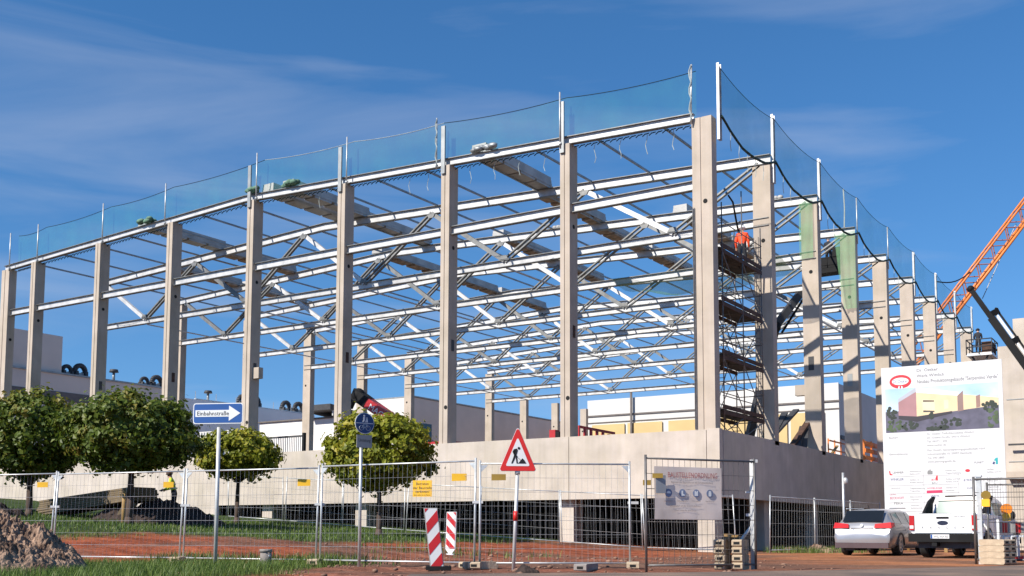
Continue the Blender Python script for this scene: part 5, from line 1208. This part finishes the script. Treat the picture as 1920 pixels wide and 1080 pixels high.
# climbing ladder against the corner column and against the second column
for (x, y, z1, lab) in ((-.92, -.05, 13.0, 'thin steel ladder up the left side of the corner column'), (-.62, SB-.62, 13.2, 'thin steel ladder up the face of the second right hand column')):
    t = thing('ladder', lab, 'ladder', (x, y, 4.5)); 
    for dx in (-.1, .1): MB().tube((x+dx*(1 if y > 0 else .3), y, 4.55), (x+dx*(1 if y > 0 else .3), y, z1), .016, 5).build('stile', ZINCD, t)
    m = MB()
    for q in range(int((z1-4.6)/.32)): z = 4.7+q*.32; m.tube((x-.1*(1 if y > 0 else .3), y, z), (x+.1*(1 if y > 0 else .3), y, z), .012, 4)
    m.build('rungs', ZINCD, t)
person('worker in an orange jacket and white helmet on the top scaffold deck', (-.45, 3.75, 11.40), R(14), joints(.12, 'down'), [SKIN, HIOR, NAVY, BOOT], rad=1.28)
# boom lift with basket
bp = on_x(1556, 505, -2.6); t = thing('boom_lift', 'dark boom lift raising a basket between the third and fourth right hand columns', 'lift', (-6.5, bp.y+1, 4.36))
bx, by, bz = bp; MB().box((bx-.75, by-.45, bz), (bx+.75, by+.45, bz+.13)).build('basket_floor', BLACK, t)
MB().box((bx-.76, by-.46, bz-.28), (bx+.76, by+.46, bz-.01)).build('basket_tray', BLACK, t)
for z in (.55, 1.1):
    for a, b_ in (((-.75,-.45),(.75,-.45)),((.75,-.45),(.75,.45)),((.75,.45),(-.75,.45)),((-.75,.45),(-.75,-.45))): MB().tube((bx+a[0], by+a[1], bz+z), (bx+b_[0], by+b_[1], bz+z), .03, 6).build('basket_rail', BLACK, t)
for x in (-.75, 0, .75):
    for y in (-.45, .45): MB().tube((bx+x, by+y, bz), (bx+x, by+y, bz+1.1), .028, 6).build('basket_upright', BLACK, t)
for sx_ in ((-.76, -.47, .76, -.44), (.73, -.46, .76, .46), (-.76, .44, .76, .47)): MB().box((bx+sx_[0], by+sx_[1], bz+.14), (bx+sx_[2], by+sx_[3], bz+.62)).build('basket_panel', BLACK, t)
MB().box((bx+.3, by-.5, bz+.6), (bx+.72, by-.4, bz+1.1)).build('control_box', BLACK, t)
A0 = Vector((bx-.8, by, bz-.1)); A1 = on_x(1458, 572, bx-1.2); A1 = Vector((bx-2.6, by-2.0, A0.z-3.3)); A2 = Vector((bx-6.0, by+2.0, 5.4))
MB().bar(A0, A1, .32, .40).build('jib', DARK, t); MB().tube(A0-UZ*.35, A1-UZ*.3+Vector((.3,.3,0)), .07, 8).build('jib_cylinder', BLACK, t); MB().bar(A1, A2, .42, .5).build('main_boom', DARK, t); MB().ball(A1, .36, 10, 8).build('knuckle', BLACK, t)
MB().box((bx-7.3, by+1.0, 4.75), (bx-5.0, by+3.0, 5.9)).build('chassis', DARK, t)
for dx in (-7.2, -5.2):
    for dy in (.95, 3.05): MB().tube((bx+dx+.05, by+dy-.15, 4.83), (bx+dx+.05, by+dy+.15, 4.83), .47, 14).build('tyre', TYRE, t)
person('worker in dark clothes standing in the boom lift basket', (bx-.05, by, bz+.13), R(20), joints(.1, 'fwd'), [SKIN, NAVY, NAVY, BOOT])
t = thing('scissor_lift', 'dark scissor lift platform above the right end of the hall by the crane', 'lift', on_x(1842, 668, 2.4))
bx, by, bz = on_x(1842, 668, 2.4); MB().box((bx-.8, by-1.2, bz-.1), (bx+.8, by+1.2, bz+.08)).build('platform', SIGNW, t)
for z in (.5, 1.0):
    for a, b_ in (((-.8,-1.2),(.8,-1.2)),((.8,-1.2),(.8,1.2)),((.8,1.2),(-.8,1.2)),((-.8,1.2),(-.8,-1.2))): MB().tube((bx+a[0], by+a[1], bz+z), (bx+b_[0], by+b_[1], bz+z), .04, 6).build('rail', DARK, t)
for x in (-.8, 0, .8):
    for y in (-1.2, 0, 1.2): MB().tube((bx+x, by+y, bz), (bx+x, by+y, bz+1), .035, 6).build('upright', DARK, t)
nn_ = 6; zc_ = (bz-.9)/nn_
for k in range(nn_):
    for sy in (-.9, .9): z = .8+zc_*k; MB().bar((bx-.5, by+sy, z), (bx+.5, by+sy, z+zc_), .08, .12).build('scissor_arm', DARK, t); MB().bar((bx+.5, by+sy+.09, z), (bx-.5, by+sy+.09, z+zc_), .08, .12).build('scissor_arm', DARK, t)
MB().box((bx-.8, by-1.2, .25), (bx+.8, by+1.2, .8)).build('chassis', ORANGE, t)
for dx in (-.8, .8):
    for dy in (-.9, .9): MB().tube((bx+dx-.1, by+dy, .25), (bx+dx+.1, by+dy, .25), .28, 12).build('tyre', TYRE, t)
MB().box((bx+.15, by-.9, bz+.08), (bx+.75, by+.9, bz+.85)).build('tool_chest', RUST, t)
person('worker in dark clothing on the scissor lift platform beside the board', (bx-.15, by-.5, bz+.09), R(10), joints(.15, 'fwd'), [SKIN, NAVY, NAVY, BOOT], hel=NAVY)
# orange lattice crane
P0, P1 = at(1785, 574, 96), at(1960, 345, 96); dirc = (P1-P0).normalized(); PB = at(1703, 681, 96); PT = P1+dirc*6
t = thing('mobile_crane', 'orange lattice boom of a mobile crane reaching up at the right edge', 'crane', (PB.x, PB.y, 0))
side = dirc.cross(FW).normalized(); dep = side.cross(dirc).normalized(); hw = .62
cors = [side*hw*a+dep*hw*b_ for a, b_ in ((-1,-1),(1,-1),(1,1),(-1,1))]
for c_ in cors: MB().tube(PB+c_, PT+c_, .13 if c_.dot(side) < 0 else .10, 6).build('boom_chord', ORANGE, t)
L_ = (PT-PB).length; nb_ = int(L_/1.05)
for q in range(4):
    m = MB(); ca, cb = cors[q], cors[(q+1) % 4]
    for i in range(nb_):
        a = PB+dirc*(L_*i/nb_); b_ = PB+dirc*(L_*(i+1)/nb_); m.tube(a+(ca if i % 2 else cb), b_+(cb if i % 2 else ca), .048, 4)
    m.build('boom_lacing', ORANGE if q in (3,) else M('lacing_orange', (.42, .15, .07), .6, var=.2), t)
MB().box((PB.x-1.5, PB.y-5, .5), (PB.x+1.5, PB.y+6, 1.5)).build('carrier', DARK, t)
MB().bar((PB.x, PB.y, 1.5), PB, .7, .7, up=(0,1,0)).build('mast', STEEL2, t)
for dy in (-3.8, -2, 3, 4.8):
    for dx in (-1.5, 1.5): MB().tube((PB.x+dx-.2, PB.y+dy, .6), (PB.x+dx+.2, PB.y+dy, .6), .6, 14).build('tyre', TYRE, t)
ca = at(1824, 506, 96); cb = at(1757, 528, 88); m = MB(); m.path([ca.lerp(cb, q/8)-UZ*.5*math.sin(math.pi*q/8) for q in range(9)], .055, 5); m.build('guy_rope', BLACK, t)
ca = at(1905, 420, 96); m = MB(); m.tube(ca, at(1842, 560, 96), .035, 4); m.build('hoist_rope', ZINCD, t)
# black telescopic loading arm
P0, P1 = at(1820, 542, 43), at(1925, 688, 42); dv = (P1-P0).normalized(); P2 = P1+dv*(P1.z-2.0)/max(.1, -dv.z)
t = thing('loading_crane', 'black telescopic crane arm with a pale ram slanting down in front of the precast building', 'crane', (P2.x, P2.y, 0))
sd = dv.cross(FW).normalized()*(1 if dv.cross(FW).z > 0 else -1)
MB().bar(P0, P0.lerp(P1, .45), .20, .20).build('outer_arm', BLACK, t); MB().bar(P0.lerp(P1, .38), P2, .30, .30).build('inner_arm', BLACK, t)
a, b_ = P0.lerp(P1, .34)+sd*.25, P1+sd*.25+dv*2; MB().tube(a, b_, .055, 8).build('ram', SIGNW, t); MB().bar(P0.lerp(P1, .30)+sd*.38, P1+sd*.38+dv*2, .08, .08).build('hose_rail', BLACK, t)
for q in (.34, .70): c_ = P0.lerp(P1, q)+sd*.3; MB().bar(c_-sd*.25, c_+sd*.1, .2, .24).build('bracket', BLACK, t)
MB().ball(P0, .15, 8, 6).build('arm_head', BLACK, t)
MB().box((P2.x-1.2, P2.y-1.2, 0.6), (P2.x+1.2, P2.y+3, 2.0)).build('truck_bed', DARK, t)
for dx in (-1.1, 1.1):
    for dy in (-.5, 2.2): MB().tube((P2.x+dx-.15, P2.y+dy, .5), (P2.x+dx+.15, P2.y+dy, .5), .5, 14).build('tyre', TYRE, t)
# red telehandler inside the hall
h0, h1 = on_y(672, 742, 13), on_y(752, 800, 13); dv = (h1-h0).normalized(); h2 = h0+dv*7.5; h2.z = max(h2.z, 5.3)
t = thing('telehandler', 'red telehandler with black boom head, half hidden by the bright green maple', 'telehandler', (h2.x, h2.y, 4.36))
MB().bar(h0, h2, .62, .62).build('boom', REDP, t); hd = MB(); hd.ball(h0, .46, 10, 8, 0, (1, .9, 1.05)); hd.bar(h0-dv*.3, h0+dv*1.0, .68, .68, 0); hd.build('boom_head', BLACK, t)
MB().bar(h0+Vector((-.25, 0, 0)), h0+Vector((-.62, -.05, -.75)), .3, .22).build('fork_carriage', BLACK, t); MB().bar(h0+Vector((-.66, -.05, -.4)), h0+Vector((-.72, -.05, -1.25)), .14, .2).build('fork_tine', BLACK, t)
upv = Vector((0,-1,0)).cross(dv); upv = upv if upv.z > 0 else -upv
m = MB(); put_text(m, 'MAGNI', h0+dv*1.35-upv*.19+Vector((0,-.322,0)), dv, upv, .52, 0, False, 1.9); m.build('lettering', SIGNW, t)
cx, cy = h2.x, h2.y; MB().box((cx-2.6, cy-1.1, 4.95), (cx+1.6, cy+1.1, 5.9)).build('chassis', REDP, t); MB().box((cx-1.8, cy-1.1, 5.91), (cx-.4, cy-.35, 7.0)).build('cab', GLASS, t)
for dx in (-1.9, .9):
    for dy in (-1.1, 1.1): MB().tube((cx+dx, cy+dy-.2, 4.93), (cx+dx, cy+dy+.2, 4.93), .57, 14).build('tyre', TYRE, t)
# things on the slab seen over the plinth
a = on_y(1086, 806, 9)
t = thing('red_guardrail', 'red steel guard railing on the hall floor right of the second column', 'railing', (a.x, 9, 4.36))
xa, xb = on_y(1085, 800, 9).x, on_y(1152, 800, 12).x
for q in range(7): x = xa+(xb-xa)*q/6; MB().bar((x, 9+3*q/6, 4.36), (x, 9+3*q/6, 6.0-.05*q), .12, .12).build('upright', REDP, t)
for z in (5.0, 5.95): MB().bar((xa, 9, z), (xb, 12, z-.12), .1, .12).build('rail', REDP, t)
MB().box((xa+.3, 9.4, 4.36), (xa+1.1, 10, 5.5)).build('red_crate', REDP, t)
a = on_y(1037, 800, 8); t = thing('red_cabinet', 'small red cabinet with black boxes left of the second column', 'cabinet', (a.x, 8, 4.36))
MB().box((a.x-.22, 8, 4.36), (a.x+.12, 8.4, 5.75)).build('cabinet', REDP, t); MB().box((a.x+.13, 7.98, 5.3), (a.x+.35, 8.3, 5.65)).build('black_box', BLACK, t); MB().box((a.x+.13, 7.98, 4.5), (a.x+.32, 8.3, 4.75)).build('black_box', BLACK, t)
xa, xb = on_y(1157, 800, 16).x, on_y(1196, 800, 16).x
t = thing('window_unit', 'dark three pane window unit with pale frame standing on the hall floor', 'window', ((xa+xb)/2, 16, 4.36)); z0, z1 = 5.15, 6.15
MB().box((xa, 16, 4.36), (xb, 17.2, z0-.02)).build('base', WALLW, t); MB().box((xa, 16.05, z0), (xb, 17.2, z1)).build('panes', GLASS, t)
for q in range(4): x = xa+(xb-xa)*q/3; MB().box((x-.03, 15.98, z0), (x+.03, 16.04, z1)).build('mullion', SIGNW, t)
for z in (z0, (z0+z1)/2, z1): MB().box((xa, 15.96, z-.025), (xb, 15.98, z+.025)).build('frame_bar', SIGNW, t)
# pale container with a red mark, dark railing
xa, xb = on_y(385, 820, 3).x, on_y(428, 820, 3).x
t = thing('white_container', 'white ribbed container with a red mark behind the one way sign post', 'container', ((xa+xb)/2, 3, 4.36))
MB().box((xa-.6, 3, 4.36), (xb+.6, 4.5, 6.2)).build('body', WALLW, t); m = MB()
for q in range(14): x = xa-.5+(xb-xa+1.0)*q/13; m.box((x-.03, 2.96, 5.45), (x+.03, 2.999, 6.15))
m.build('ribs', STEEL2, t); MB().box((xa+.1, 2.95, 4.6), (xa+.8, 2.999, 5.3)).build('red_mark', REDP, t); MB().box((xa+.25, 2.93, 4.75), (xa+.65, 2.949, 5.15)).build('white_mark', SIGNW, t)
xa, xb = on_y(440, 828, 2).x, on_y(570, 834, 2).x
t = thing('dark_railing', 'dark slatted railing on the hall floor above the smallest maple', 'railing', ((xa+xb)/2, 2, 4.36))
for z in (4.5, 5.5): MB().bar((xa, 2, z), (xb, 2, z), .06, .09).build('rail', DARK, t)
m = MB()
for q in range(40): x = xa+(xb-xa)*q/39; m.bar((x, 2, 4.4), (x, 2, 5.5), .03, .03)
m.build('slats', STEEL2, t); MB().bar((xb, 2, 4.36), (xb, 2, 5.65), .14, .14).build('end_post', BLACK, t)
# leaning dark planks on the slab by the right facade
pk_ = [((-.7, 6.9), (-1.0, 10.2), 1.75), ((-.9, 7.0), (-.6, 10.6), 1.9), ((-.6, 6.8), (-1.3, 9.2), 1.2), ((-.5, 10.2), (-.9, 12.4), 1.3), ((-.8, 10.0), (-.7, 12.6), 1.55), ((-.3, 10.6), (-.7, 12.2), 1.15)]
for i, (a, b_, h) in enumerate(pk_):
    lab = ['dark plank leaning up behind the shaded plinth, leftmost of the first heap', 'longest dark plank leaning up behind the shaded plinth', 'short dark plank low in the first heap behind the shaded plinth', 'dark plank at the left of the second heap behind the shaded plinth', 'tallest dark plank of the second heap behind the shaded plinth', 'short dark plank at the right of the second heap by the third column'][i]
    tag(MB().bar((a[0], a[1], 4.4), (b_[0], b_[1], 4.4+h), .28, .10).build('leaning_plank', DARK if i != 4 else RUST, origin=(a[0], a[1], 4.4)), lab, 'plank', 'planks leaning behind the shaded plinth')
a = on_x(1560, 835, -.6); tag(MB().bar((-.6, a.y-.6, 4.4), (-.6, a.y+.9, 5.1), .12, .07).build('leaning_plank', STAKE, origin=(-.6, a.y, 4.4)), 'pale short plank lying at the foot of the third right hand column', 'plank', 'planks leaning behind the shaded plinth')
t = thing('orange_barrier', 'stack of orange rails standing behind the fourth right hand column', 'barrier', (-1, 24, 4.36))
ya, yb = on_x(1622, 850, -1.0).y, on_x(1649, 850, -1.0).y
for z in (4.55, 4.95, 5.35, 5.75): MB().bar((-1, ya, z), (-1, yb+1.5, z), .1, .22).build('orange_rail', ORANGE, t)
for y in (ya, (ya+yb)/2, yb): MB().bar((-1.06, y, 4.36), (-1.06, y, 5.95), .1, .06).build('upright', ORANGE, t)
t = thing('orange_barrier', 'thin orange railing with white base between the third and fourth right hand columns', 'barrier', (-1, 17, 4.36))
ya, yb = on_x(1555, 840, -1.0).y, on_x(1590, 850, -1.0).y
for z in (4.95, 5.4): MB().bar((-1, ya, z), (-1, yb, z), .05, .07).build('orange_rail', ORANGE, t)
for q in range(4): y = ya+(yb-ya)*q/3; MB().bar((-1.05, y, 4.5), (-1.05, y, 5.5), .06, .05).build('upright', ORANGE, t)
MB().box((-1.25, ya, 4.36), (-.85, yb, 4.55)).build('base', SIGNW, t)
